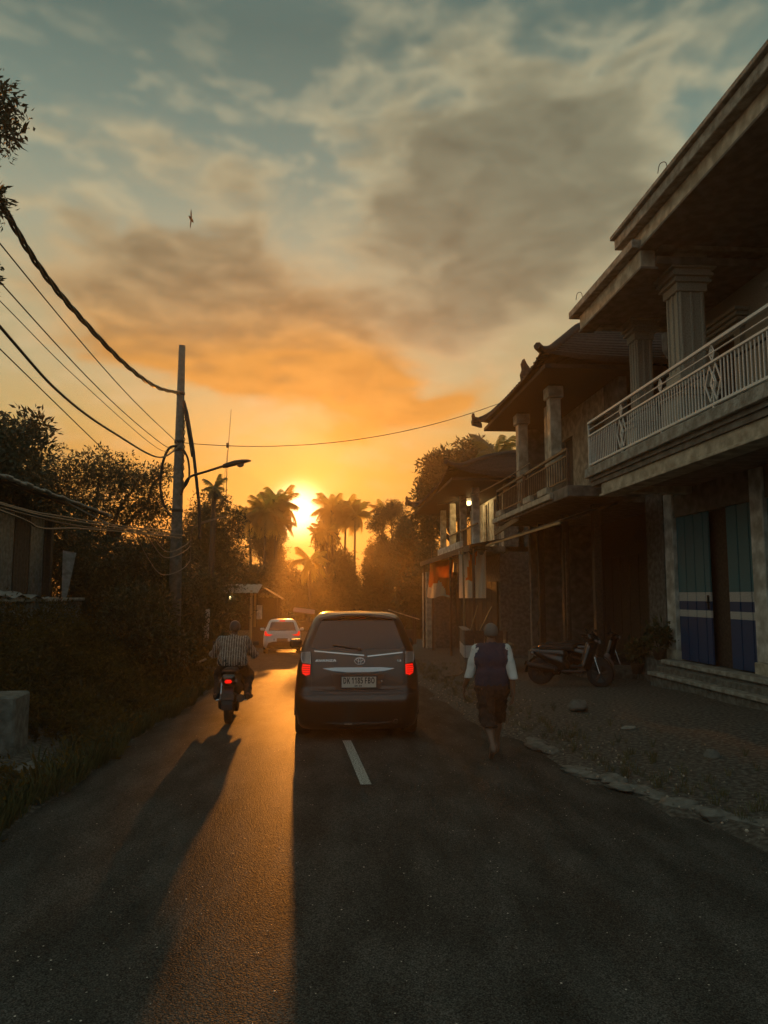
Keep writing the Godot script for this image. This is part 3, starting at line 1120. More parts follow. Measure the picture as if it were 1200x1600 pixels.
	for e in [["top_rail", 5.575, 0.055, 0.05], ["thin_rail", 5.43, 0.022, 0.022], ["upper_rail", 5.29, 0.045, 0.04], ["bottom_rail", 4.66, 0.045, 0.045]]:
		var s := S()
		rail(s, Vector3(X, e[1], zf + 0.02), Vector3(X, e[1], zn), e[2], e[3], 0.006)
		obj(e[0], s, M.rail_white, r)
	var hose := S()
	var hp := []
	for i in 40:
		var z := zf + 0.03 + i * 0.33
		hp.append(Vector3(X + 0.045, 5.2 + 0.012 * sin(i * 1.9), z))
	tube(hose, hp, 0.02, 6)
	obj("cable_behind_rail", hose, M.black_rubber, r)
	var bar := box(Vector3(-0.008, 4.68, -0.008), Vector3(0.008, 5.275, 0.008))
	bar.generate_normals()
	var bm := bar.commit()
	var diamonds := [-14.05, -10.55, -7.0]
	var i := 0
	var z := zf + 0.1
	while z < -4.0:
		var near := false
		for d in diamonds:
			if absf(z - d) < 0.22:
				near = true
		if not near:
			var b := put_mesh("baluster", bm, M.rail_white, r)
			b.position = Vector3(X, 0, z)
		z += 0.098
		i += 1
	for p in [zf + 0.03, -14.05, -12.3, -10.55, -8.8, -7.0, -5.2]:
		var s := S()
		rail(s, Vector3(X, 4.53, p), Vector3(X, 5.56 if p < zf + 0.1 else 4.68, p), 0.034)
		obj("rail_post", s, M.rail_white, r)
	for p in [-14.05, -12.3, -10.55, -8.8, -7.0]:
		var s := S()
		diamond(s, X, 5.43, p, 0.125, 0.075, 0.014)
		diamond(s, X + 0.002, 5.43, p, 0.06, 0.036, 0.012)
		obj("diamond", s, M.rail_white, r)
	for p in diamonds:
		var s := S()
		diamond(s, X, 4.98, p - 0.085, 0.27, 0.135, 0.018)
		diamond(s, X + 0.003, 4.98, p + 0.085, 0.27, 0.135, 0.018)
		diamond(s, X + 0.005, 4.98, p, 0.17, 0.085, 0.014)
		rail(s, Vector3(X, 5.25, p - 0.085), Vector3(X, 5.28, p - 0.085), 0.016)
		rail(s, Vector3(X, 5.25, p + 0.085), Vector3(X, 5.28, p + 0.085), 0.016)
		rail(s, Vector3(X, 4.68, p), Vector3(X, 4.81, p), 0.016)
		obj("diamond_panel", s, M.rail_white, r)
	# upper storey: columns, wall, framed openings
	for p in [[6.62, -13.35, 0.52], [6.85, -15.95, 0.38], [6.62, -9.0, 0.52], [6.62, -5.2, 0.52]]:
		balcony_column(o, p[0], p[1], p[2])
	var wx := 8.0
	obj("upper_wall", box(Vector3(wx, 4.5, -17.0), Vector3(wx + 0.25, 8.2, -15.2), 0.0), M.carved, o)
	obj("upper_wall", box(Vector3(wx, 4.5, -13.9), Vector3(wx + 0.25, 8.2, -12.3), 0.0), M.carved, o)
	obj("upper_wall", box(Vector3(wx, 4.5, -10.9), Vector3(wx + 0.25, 8.2, -9.6), 0.0), M.carved, o)
	obj("upper_wall", box(Vector3(wx, 4.5, -8.2), Vector3(wx + 0.25, 8.2, zn), 0.0), M.carved, o)
	obj("upper_wall", box(Vector3(wx + 0.003, 7.1, -15.2), Vector3(wx + 0.247, 8.2, -8.2), 0.0), M.carved, o)
	for op in [[-15.2, -13.9], [-12.3, -10.9], [-9.6, -8.2]]:
		var f := Node3D.new()
		f.name = "door_frame"
		o.add_child(f, true)
		for e in [op[0], op[1]]:
			for k in 2:
				obj("door_post", box(Vector3(wx - 0.10 + k * 0.05, 4.5, e - 0.11 + k * 0.05), Vector3(wx + 0.1, 7.0 + k * 0.02, e + 0.11 - k * 0.03), 0.008), M.carved, f)
		for k in 5:
			obj("cornice", box(Vector3(wx - 0.10 - k * 0.05, 6.98 + k * 0.085, op[0] - 0.12 - k * 0.05), Vector3(wx + 0.05, 7.055 + k * 0.085, op[1] + 0.12 + k * 0.05), 0.01), M.carved, f)
		obj("door_leaf", box(Vector3(wx + 0.14, 4.5, op[0] + 0.1), Vector3(wx + 0.2, 7.0, op[1] - 0.1), 0.0), M.dark_wood, o)
		obj("bracket", box(Vector3(wx - 0.02, 6.35, op[0] + 0.11), Vector3(wx + 0.12, 6.95, op[0] + 0.22), 0.02), M.carved, f)
		obj("bracket", box(Vector3(wx - 0.02, 6.35, op[1] - 0.22), Vector3(wx + 0.12, 6.95, op[1] - 0.11), 0.02), M.carved, f)
	for e in [-14.6, -11.6]:
		obj("wall_strip", box(Vector3(wx - 0.06, 4.5, e + 1.55), Vector3(wx, 7.6, e + 1.72), 0.01), M.carved, o)
		obj("wall_strip", box(Vector3(wx - 0.04, 4.5, e + 1.78), Vector3(wx, 7.6, e + 1.86), 0.01), M.carved, o)
	# the flat roof in two levels, each a thin slab over a set-back band
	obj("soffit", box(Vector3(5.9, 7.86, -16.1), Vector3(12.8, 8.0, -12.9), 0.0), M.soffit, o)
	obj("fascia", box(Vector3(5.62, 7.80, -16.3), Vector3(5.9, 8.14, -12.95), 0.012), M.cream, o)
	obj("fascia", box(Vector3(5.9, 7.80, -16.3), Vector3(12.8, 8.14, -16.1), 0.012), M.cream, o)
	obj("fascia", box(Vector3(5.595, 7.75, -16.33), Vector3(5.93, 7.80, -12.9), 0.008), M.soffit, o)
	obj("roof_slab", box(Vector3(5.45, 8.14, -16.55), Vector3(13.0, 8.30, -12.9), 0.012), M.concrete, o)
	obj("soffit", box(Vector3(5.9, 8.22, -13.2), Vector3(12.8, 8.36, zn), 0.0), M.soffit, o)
	obj("fascia", box(Vector3(5.62, 8.17, -13.4), Vector3(5.9, 8.46, zn), 0.012), M.cream, o)
	obj("fascia", box(Vector3(5.9, 8.31, -13.4), Vector3(12.8, 8.46, -13.2), 0.012), M.cream, o)
	obj("fascia", box(Vector3(5.595, 8.12, -13.42), Vector3(5.93, 8.17, zn), 0.008), M.soffit, o)
	obj("roof_slab", box(Vector3(5.45, 8.46, -13.72), Vector3(13.0, 8.66, zn), 0.012), M.concrete, o)
	obj("roof_slab", box(Vector3(5.38, 8.66, -13.76), Vector3(13.0, 8.74, zn), 0.01), M.concrete, o)
	for e in [[5.6, 8.3, -16.0], [5.55, 8.74, -11.6]]:
		var s := S()
		tube(s, curve([Vector3(e[0], e[1], e[2]), Vector3(e[0] - 0.04, e[1] + 0.22, e[2] + 0.05), Vector3(e[0] - 0.10, e[1] + 0.26, e[2] - 0.05), Vector3(e[0] - 0.12, e[1] + 0.12, e[2] - 0.1)], 4), 0.007, 5)
		obj("bent_wire", s, M.rust_metal, o)

# ---------------------------------------------------------------- the dark house with the tiled hip roof
func hip_roof(o: Node3D, x0: float, x1: float, z0: float, z1: float, prof: Array, tip: float, m: Material) -> void:
	# prof: Vector2(inset, height); rings of courses from the eaves up, corners swept up by tip
	var s := S()
	var ring := func(ins: float, y: float, k: float) -> Array:
		var a := x0 + ins
		var b := maxf(x1 - ins, a + 0.02)
		var c := z0 + ins
		var d := maxf(z1 - ins, c + 0.02)
		var out := []
		var n := 10
		var cs := [Vector3(a, y, d), Vector3(a, y, c), Vector3(b, y, c), Vector3(b, y, d)]
		for e in 4:
			var p: Vector3 = cs[e]
			var q: Vector3 = cs[(e + 1) % 4]
			for i in n:
				var t := float(i) / n
				var edge := absf(t - 0.5) * 2.0
				out.append(p.lerp(q, t) + Vector3(0, k * pow(edge, 5.0), 0))
		return out
	var rows := []
	var courses := 26
	for i in courses + 1:
		var u := float(i) / courses * (prof.size() - 1)
		var k := mini(int(u), prof.size() - 2)
		var v: Vector2 = prof[k].lerp(prof[k + 1], u - k)
		rows.append([v, tip * pow(1.0 - float(i) / courses, 4.0)])
	for i in courses:
		var v0: Vector2 = rows[i][0]
		var v1: Vector2 = rows[i + 1][0]
		var lo: Array = ring.call(v0.x, v0.y, rows[i][1])
		var hi: Array = ring.call(v1.x, v1.y, rows[i + 1][1])
		for j in lo.size():
			var j2 := (j + 1) % lo.size()
			var up := Vector3(0, 0.035, 0)
			# each course laps the one below
			q4(s, lo[j] + up, lo[j2] + up, hi[j2], hi[j], Vector3.UP * 2.0 + Vector3(lo[j].x - (x0 + x1) * 0.5, 0, lo[j].z - (z0 + z1) * 0.5))
			q4(s, lo[j], lo[j2], lo[j2] + up, lo[j] + up, Vector3(lo[j].x - (x0 + x1) * 0.5, 0, lo[j].z - (z0 + z1) * 0.5))
	# ribs of the single tiles
	var v0: Vector2 = prof[0]
	var top: Vector2 = prof[-1]
	obj("tile_courses", s, m, o).set_meta("kind", "stuff")
	s = S()
	var zz := z0 + 0.3
	while zz < z1 - 0.25:
		var far := minf(zz - z0, z1 - zz)
		var pts := []
		for i in 9:
			var u := i / 8.0 * (prof.size() - 1)
			var k := mini(int(u), prof.size() - 2)
			var v: Vector2 = prof[k].lerp(prof[k + 1], u - k)
			if v.x > far:
				break
			var edge := absf((zz - z0) / (z1 - z0) - 0.5) * 2.0
			pts.append(Vector3(x0 + v.x, v.y + 0.03 + tip * pow(edge, 5.0) * pow(1.0 - i / 8.0, 4.0), zz))
		if pts.size() > 1:
			tube(s, pts, 0.045, 5)
		zz += 0.24
	obj("tile_ribs", s, m, o).set_meta("kind", "stuff")
	# the underside
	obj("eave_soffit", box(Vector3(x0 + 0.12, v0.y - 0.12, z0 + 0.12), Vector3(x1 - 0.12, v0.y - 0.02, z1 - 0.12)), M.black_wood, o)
	# hip ridges with caps
	for cx in [0, 1]:
		for cz in [0, 1]:
			var pts := []
			for i in 13:
				var u := i / 12.0 * (prof.size() - 1)
				var k := mini(int(u), prof.size() - 2)
				var v: Vector2 = prof[k].lerp(prof[k + 1], u - k)
				pts.append(Vector3(x0 + v.x if cx == 0 else x1 - v.x, v.y + 0.05 + tip * pow(1.0 - i / 12.0, 4.0), z0 + v.x if cz == 0 else z1 - v.x))
			var e: Vector3 = (pts[0] - pts[1]).normalized()
			pts.push_front(pts[0] + Vector3(e.x, 0.25, e.z) * 0.18)
			s = S()
			tube(s, pts, 0.095, 6)
			obj("hip_ridge", s, m, o)

func roof_horn(o: Node3D, at: Vector3, turn: float, k: float, m: Material) -> void:
	# the upswept carved finial of a Balinese ridge
	var poly := PackedVector2Array([Vector2(-0.30, 0.0), Vector2(-0.34, 0.22), Vector2(-0.26, 0.42), Vector2(-0.30, 0.62), Vector2(-0.22, 0.80), Vector2(-0.12, 0.62), Vector2(-0.02, 0.50), Vector2(0.14, 0.40), Vector2(0.22, 0.46), Vector2(0.30, 0.36), Vector2(0.44, 0.40), Vector2(0.52, 0.30), Vector2(0.66, 0.28), Vector2(0.70, 0.0)])
	for i in poly.size():
		poly[i] *= k
	var s := S()
	prism(s, poly, 0.16 * k, Transform3D(Basis(Vector3.UP, turn), at - Basis(Vector3.UP, turn) * Vector3(0, 0, 0.08 * k)))
	obj("roof_finial", s, m, o)

func house_tiled() -> void:
	var o := thing("house", "dark two-storey house with tiled hip roof and carved ridge horns", "house", Vector3.ZERO)
	var zn := -17.4
	var zf := -23.6
	obj("shop_wall", box(Vector3(8.4, -0.5, zf), Vector3(8.6, 4.1, zn - 0.02)), M.dark_wood, o)
	obj("side_wall", box(Vector3(6.3, -0.5, zf), Vector3(8.4, 4.1, zf + 0.2)), M.soffit, o)
	obj("side_wall", box(Vector3(8.6, -0.5, zf), Vector3(12.4, 7.1, zf + 0.2)), M.soffit, o)
	obj("back_wall", box(Vector3(12.2, -0.5, zf + 0.2), Vector3(12.4, 7.1, zn)), M.soffit, o)
	obj("shop_floor", box(Vector3(6.2, -0.5, zf), Vector3(8.4, 0.22, zn), 0.02), M.old_concrete, o)
	# shutters of the dark shop front
	for i in 9:
		var z0 := zf + 0.35 + i * 0.64
		obj("shutter_panel", box(Vector3(8.34, 0.22, z0), Vector3(8.40, 3.0, z0 + 0.6), 0.01), M.dark_wood, o)
	for z in [-22.6, -20.2, -17.8]:
		obj("post", box(Vector3(6.3, 0.22, z - 0.09), Vector3(6.48, 4.1, z + 0.09), 0.01), M.dark_wood, o)
	obj("post", box(Vector3(6.02, 0.1, -19.06), Vector3(6.08, 3.5, -19.0), 0.0), M.rust_metal, o)
	# upper floor
	obj("upper_floor", box(Vector3(5.25, 4.05, zf), Vector3(12.2, 4.3, zn), 0.015), M.soffit, o)
	obj("upper_floor", box(Vector3(5.25, 4.05, zn), Vector3(6.9, 4.297, -16.3), 0.015), M.soffit, o)
	obj("floor_band", box(Vector3(5.16, 4.12, zf - 0.05), Vector3(5.25, 4.26, zn), 0.01), M.cream, o)
	obj("upper_wall", box(Vector3(6.9, 4.3, zf + 0.2), Vector3(7.1, 7.1, -21.9)), M.cream, o)
	obj("upper_wall", box(Vector3(6.9, 4.3, -20.9), Vector3(7.1, 7.1, -19.5)), M.cream, o)
	obj("upper_wall", box(Vector3(6.9, 4.3, -18.4), Vector3(7.1, 7.1, zn)), M.soffit, o)  # shade put into its colour, darker than the cream segments
	obj("side_wall", box(Vector3(6.05, 4.3, zf), Vector3(6.9, 7.1, zf + 0.2)), M.soffit, o)
	obj("upper_wall", box(Vector3(6.903, 6.4, -21.9), Vector3(7.097, 7.1, -18.4)), M.cream, o)
	for z in [-21.4, -18.95]:
		obj("door", box(Vector3(7.02, 4.3, z - 0.5), Vector3(7.08, 6.4, z + 0.5)), M.dark_wood, o)
	for c in [[5.55, -21.3], [5.6, -18.35]]:
		obj("column", box(Vector3(c[0] - 0.14, 4.3, c[1] - 0.15), Vector3(c[0] + 0.14, 7.0, c[1] + 0.15), 0.015), M.cream, o)
		obj("column_capital", box(Vector3(c[0] - 0.2, 6.75, c[1] - 0.21), Vector3(c[0] + 0.2, 7.05, c[1] + 0.21), 0.02), M.cream, o)
	obj("column", box(Vector3(5.9, 4.3, -20.25), Vector3(6.12, 7.0, -20.03), 0.012), M.cream, o)
	var r := Node3D.new()
	r.name = "railing"
	o.add_child(r, true)
	for sec in [[5.3, zf + 0.15, -20.2], [5.3, -20.05, zn + 1.0]]:
		for e in [["top_rail", 5.12, 0.07], ["middle_rail", 4.98, 0.035], ["bottom_rail", 4.46, 0.04]]:
			var s := S()
			rail(s, Vector3(sec[0], e[1], sec[1]), Vector3(sec[0], e[1], sec[2]), e[2], e[2] * 0.8)
			obj(e[0], s, M.wood if e[0] == "top_rail" else M.dark_metal, r)
		for z in [sec[1], sec[2]]:
			var s := S()
			rail(s, Vector3(sec[0], 4.28, z), Vector3(sec[0], 5.14, z), 0.07)
			obj("rail_post", s, M.dark_wood, r)
		var n := int((sec[2] - sec[1]) / 0.19)
		for i in range(1, n):
			var s := S()
			var z: float = lerpf(sec[1], sec[2], float(i) / n)
			rail(s, Vector3(sec[0], 4.46, z), Vector3(sec[0], 4.98, z), 0.022)
			obj("baluster", s, M.dark_metal, r)
	for e in [[-23.3, -22.6], [-20.0, -19.3], [-18.6, -17.8]]:
		obj("parapet_panel", box(Vector3(5.2, 4.30, e[0]), Vector3(5.32, 4.46, e[1]), 0.01), M.cream, o)
	# tin awning over the shop
	var s := S()
	var edge := S()
	for i in 24:
		var z0 := lerpf(zf - 0.3, zn + 1.3, i / 24.0)
		var z1 := lerpf(zf - 0.3, zn + 1.3, (i + 1) / 24.0)
		var ym := 0.03 if i % 2 == 0 else 0.0
		for k in [0, 1]:
			q4(s, Vector3(5.0, 3.47 + ym - k * 0.012, z0), Vector3(5.0, 3.47 + 0.03 - ym - k * 0.012, z1), Vector3(6.4, 3.95 + 0.03 - ym - k * 0.012, z1), Vector3(6.4, 3.95 + ym - k * 0.012, z0), Vector3.UP if k == 0 else Vector3.DOWN)
	obj("awning_sheet", s, M.rust_metal, o)
	rail(edge, Vector3(5.0, 3.45, zf - 0.3), Vector3(5.0, 3.45, zn + 1.3), 0.03, 0.05)
	obj("awning_edge", edge, M.bamboo, o)
	for z in [zf, zf + 2.1, zf + 4.2, zn + 1.1]:
		s = S()
		rail(s, Vector3(5.02, 3.44, z), Vector3(6.35, 3.9, z), 0.05)
		obj("awning_rafter", s, M.dark_wood, o)
	s = S()
	rail(s, Vector3(5.05, 3.75, -22.8), Vector3(5.35, 4.05, -21.0), 0.05, 0.14)
	obj("awning_board", s, M.wood, o)
	# roof
	hip_roof(o, 4.85, 13.4, -23.9, -16.75, [Vector2(0, 7.22), Vector2(0.3, 7.42), Vector2(0.6, 7.75), Vector2(1.0, 8.15), Vector2(1.3, 8.45), Vector2(1.75, 8.75), Vector2(2.57, 9.0), Vector2(3.5, 9.2)], 0.22, M.roof_tile)
	roof_horn(o, Vector3(4.74, 7.32, -24.03), PI * 0.25, 0.5, M.roof_tile)
	roof_horn(o, Vector3(6.15, 8.42, -22.6), PI * 0.25 - 0.5, 0.85, M.roof_tile)
	roof_horn(o, Vector3(7.65, 8.95, -21.1), PI * 0.25 - 0.4, 0.75, M.roof_tile)
	for i in 5:
		var t := 3.0 + i * 0.22
		obj("ridge_crest", box(Vector3(4.85 + t - 0.1, 9.0, -23.9 + t - 0.04), Vector3(4.85 + t + 0.06, 9.3 + i * 0.03, -23.9 + t + 0.04), 0.02), M.roof_tile, o)
	s = S()
	rail(s, Vector3(6.3, 8.75, -21.2), Vector3(7.0, 9.05, -19.2), 0.09, 0.06)
	obj("roof_batten", s, M.cream, o)

# ---------------------------------------------------------------- the third house, with the lit lamp on its balcony
func house_far() -> void:
	var o := thing("house", "farther house with a lit round lamp on its upper balcony", "house", Vector3(0.0, -0.5, 0.0))
	var zn := -27.2
	var zf := -36.5
	obj("ground_wall", box(Vector3(6.2, -0.6, zf), Vector3(6.4, 3.9, zn)), M.old_concrete, o)
	obj("end_wall", box(Vector3(6.4, -0.6, zn - 0.2), Vector3(11.0, 6.6, zn)), M.old_concrete, o)
	obj("ground_wall", box(Vector3(4.75, -0.6, zf - 1.6), Vector3(5.0, 3.5, zf + 0.1)), M.cream, o).set_meta("label", "low tan wall at the far end of the house")
	obj("end_wall", box(Vector3(5.0, -0.6, zf - 0.1), Vector3(6.2, 3.5, zf + 0.1)), M.old_concrete, o)
	obj("upper_floor", box(Vector3(5.35, 3.95, zf), Vector3(11.0, 4.15, zn), 0.01), M.cream, o)
	obj("parapet", box(Vector3(5.3, 4.15, zf), Vector3(5.45, 4.55, -30.2), 0.012), M.white_wall, o)
	obj("parapet", box(Vector3(5.45, 4.15, zf), Vector3(6.9, 4.55, zf + 0.12), 0.012), M.white_wall, o)
	obj("upper_wall", box(Vector3(6.9, 4.15, zf), Vector3(7.1, 6.9, -33.2)), M.white_wall, o)
	obj("upper_wall", box(Vector3(6.9, 4.15, -32.2), Vector3(7.1, 6.9, -31.0)), M.white_wall, o)
	obj("upper_wall", box(Vector3(6.9, 4.15, -30.1), Vector3(7.1, 6.9, zn)), M.white_wall, o)
	obj("upper_wall", box(Vector3(6.903, 6.3, -33.2), Vector3(7.097, 6.9, -30.1)), M.cream, o)
	for z in [-32.7, -30.55]:
		obj("door", box(Vector3(7.02, 4.15, z - 0.5), Vector3(7.07, 6.3, z + 0.5)), M.dark_wood, o)
		for e in [-0.5, 0.42]:
			obj("door_frame", box(Vector3(6.84, 4.15, z + e), Vector3(6.96, 6.34, z + e + 0.08), 0.01), M.white_wall, o)
	for z in [zf + 0.2, -33.6, -30.9, -28.3]:
		obj("column", box(Vector3(5.42, 4.15, z - 0.14), Vector3(5.68, 6.5, z + 0.14), 0.012), M.white_wall if z > -29.0 else M.cream, o)
	for i in 9:
		var s := S()
		var z := -30.1 + i * 0.2
		rail(s, Vector3(5.4, 4.16, z), Vector3(5.4, 4.95, z), 0.025)
		obj("baluster", s, M.dark_metal, o)
	var s := S()
	rail(s, Vector3(5.4, 4.97, -33.6), Vector3(5.4, 4.97, zn), 0.05)
	obj("top_rail", s, M.dark_metal, o)
	hip_roof(o, 4.25, 11.8, -38.3, -26.4, [Vector2(0, 6.55), Vector2(0.5, 6.8), Vector2(1.0, 7.15), Vector2(1.8, 7.55), Vector2(2.8, 7.9), Vector2(3.7, 8.1)], 0.4, M.roof_tile)
	roof_horn(o, Vector3(4.1, 6.9, -38.45), PI * 0.25, 0.6, M.roof_tile)
	# awning strip over the pavement, where the cloths hang
	s = S()
	for i in 28:
		var z0 := lerpf(zf - 0.6, -24.2, i / 28.0)
		var z1 := lerpf(zf - 0.6, -24.2, (i + 1) / 28.0)
		var ym := 0.03 if i % 2 == 0 else 0.0
		for k in [0, 1]:
			q4(s, Vector3(4.55, 3.98 + ym - k * 0.012, z0), Vector3(4.55, 4.01 - ym - k * 0.012, z1), Vector3(6.2, 4.32 - ym - k * 0.012, z1), Vector3(6.2, 4.29 + ym - k * 0.012, z0), Vector3.UP if k == 0 else Vector3.DOWN)
	obj("awning_sheet", s, M.rust_metal, o)
	s = S()
	rail(s, Vector3(4.55, 3.9, zf - 0.6), Vector3(4.55, 3.9, -24.2), 0.05, 0.2)
	obj("awning_fascia", s, M.rust_metal, o)
	for z in [-36.9, -34.0, -29.0, -24.4]:
		s = S()
		rail(s, Vector3(4.7, -0.5, z), Vector3(4.7, 3.9, z), 0.08)
		obj("awning_post", s, M.dark_wood, o)
	for i in 10:
		obj("shutter_panel", box(Vector3(6.12, -0.2, zf + 0.3 + i * 0.88), Vector3(6.19, 2.9, zf + 1.12 + i * 0.88), 0.01), M.dark_wood, o)
	# the lamp
	var lamp := thing("wall_lamp", "lit round white lamp glowing on the far balcony", "lamp", Vector3(6.1, 5.9, -32.6))
	s = S()
	tube(s, curve([Vector3(0.75, 0.15, 0), Vector3(0.4, 0.28, 0), Vector3(0.0, 0.22, 0), Vector3(0, 0.12, 0)], 4), 0.025, 6)
	obj("bracket", s, M.dark_metal, lamp)
	s = S()
	lathe(s, [Vector2(0.001, 0.16), Vector2(0.07, 0.14), Vector2(0.13, 0.08), Vector2(0.15, 0.0), Vector2(0.13, -0.08), Vector2(0.07, -0.13), Vector2(0.001, -0.15)], 14)
	obj("lamp_globe", s, M.bulb, lamp)
	var l := OmniLight3D.new()
	l.name = "lamp_glow"
	l.light_color = Color(1.0, 0.84, 0.55)
	l.light_energy = 1.3
	l.light_size = 0.12
	l.omni_range = 14.0
	l.omni_attenuation = 2.0
	l.shadow_enabled = true
	lamp.add_child(l)
	# cloths hung from the awning edge
	hanging_cloth(Vector3(4.55, 3.42, -33.6), Vector3(0.95, 0, 0.55), 1.6, [Color(0.85, 0.34, 0.07), Color(0.82, 0.78, 0.70)], 0, "orange and white banner cloth hanging flat, the farther of two")
	hanging_cloth(Vector3(4.5, 3.42, -26.0), Vector3(0.86, 0, 0.4), 1.62, [Color(0.84, 0.80, 0.72), Color(0.84, 0.40, 0.10)], 1, "white banner cloth hanging in scallops, nearer the dark shop")
	var wire := obj("service_wire", cable_between(Vector3(4.9, 5.95, -34.0), Vector3(5.3, 5.35, -19.5), 0.25, 0.018), M.cable_old)
	tag(wire, "thin wire slung along the balconies of the two dark houses", "wire")

func hanging_cloth(at: Vector3, along: Vector3, drop: float, cols: Array, style: int, label: String) -> void:
	var o := thing("banner_cloth", label, "banner", at, 0.0, "cloths hung from the awning")
	var nx := 22
	var ny := 18
	var nrm := along.cross(Vector3.DOWN).normalized()
	var P := []
	for j in ny + 1:
		var row := []
		var v := float(j) / ny
		for i in nx + 1:
			var u := float(i) / nx
			var sag := 0.0
			if style == 1:
				sag = -0.17 * absf(sin(u * PI * 3.0)) * (1.0 - v)
			var p := along * (u + 0.05 * v * (1.0 if style == 0 else -0.3)) + Vector3(0, -drop * v + sag - (0.05 * sin(u * 7.0) * v if style == 0 else 0.0), 0)
			if style == 0:
				p -= along * 0.22 * v
			p += nrm * (0.05 * sin(u * 17.0 + 2.0 * v) * (0.3 + v) + 0.03 * sin(u * 31.0 + v * 5.0))
			row.append(p)
		P.append(row)
	var st := [S(), S()]
	for s in st:
		s.set_smooth_group(0)
	for j in ny:
		for i in nx:
			var u := (i + 0.5) / nx
			var v := (j + 0.5) / ny
			var k := 0
			if style == 0:
				k = 1 if v > 0.55 + 0.5 * absf(u - 0.25) + 0.1 * sin(u * 9.0) or v > 0.94 else 0
			else:
				k = 1 if absf(u - 0.42 - 0.25 * (0.55 - v)) < 0.13 and v < 0.62 else 0
			q4(st[k], P[j][i], P[j][i + 1], P[j + 1][i + 1], P[j + 1][i], nrm)
	for k in 2:
		var m := mat(cols[k].r, cols[k].g, cols[k].b, 0.85)
		m.backlight_enabled = true
		m.backlight = Color(1.2, 0.68, 0.26) if cols[k].g < 0.5 else Color(1.2, 1.12, 1.0)
		m.cull_mode = BaseMaterial3D.CULL_DISABLED
		obj("cloth" if k == 0 else "cloth_panel", st[k], m, o)
	var s := S()
	rail(s, Vector3(0, 0.02, 0) - along * 0.05, along * 1.06 + Vector3(0, 0.02, 0), 0.025)
	obj("hanging_rod", s, M.bamboo, o)
	for e in [0.05, 0.95]:
		s = S()
		rail(s, along * e + Vector3(0, 0.02, 0), along * e + Vector3(0, 0.55, 0), 0.012)
		obj("hanging_string", s, M.bamboo, o)

func cable_between(a: Vector3, b: Vector3, sag: float, r: float, n := 24) -> SurfaceTool:
	var pts := []
	for i in n + 1:
		var t := float(i) / n
		pts.append(a.lerp(b, t) - Vector3(0, sag * 4.0 * t * (1.0 - t), 0))
	var s := S()
	tube(s, pts, r, 6)
	return s

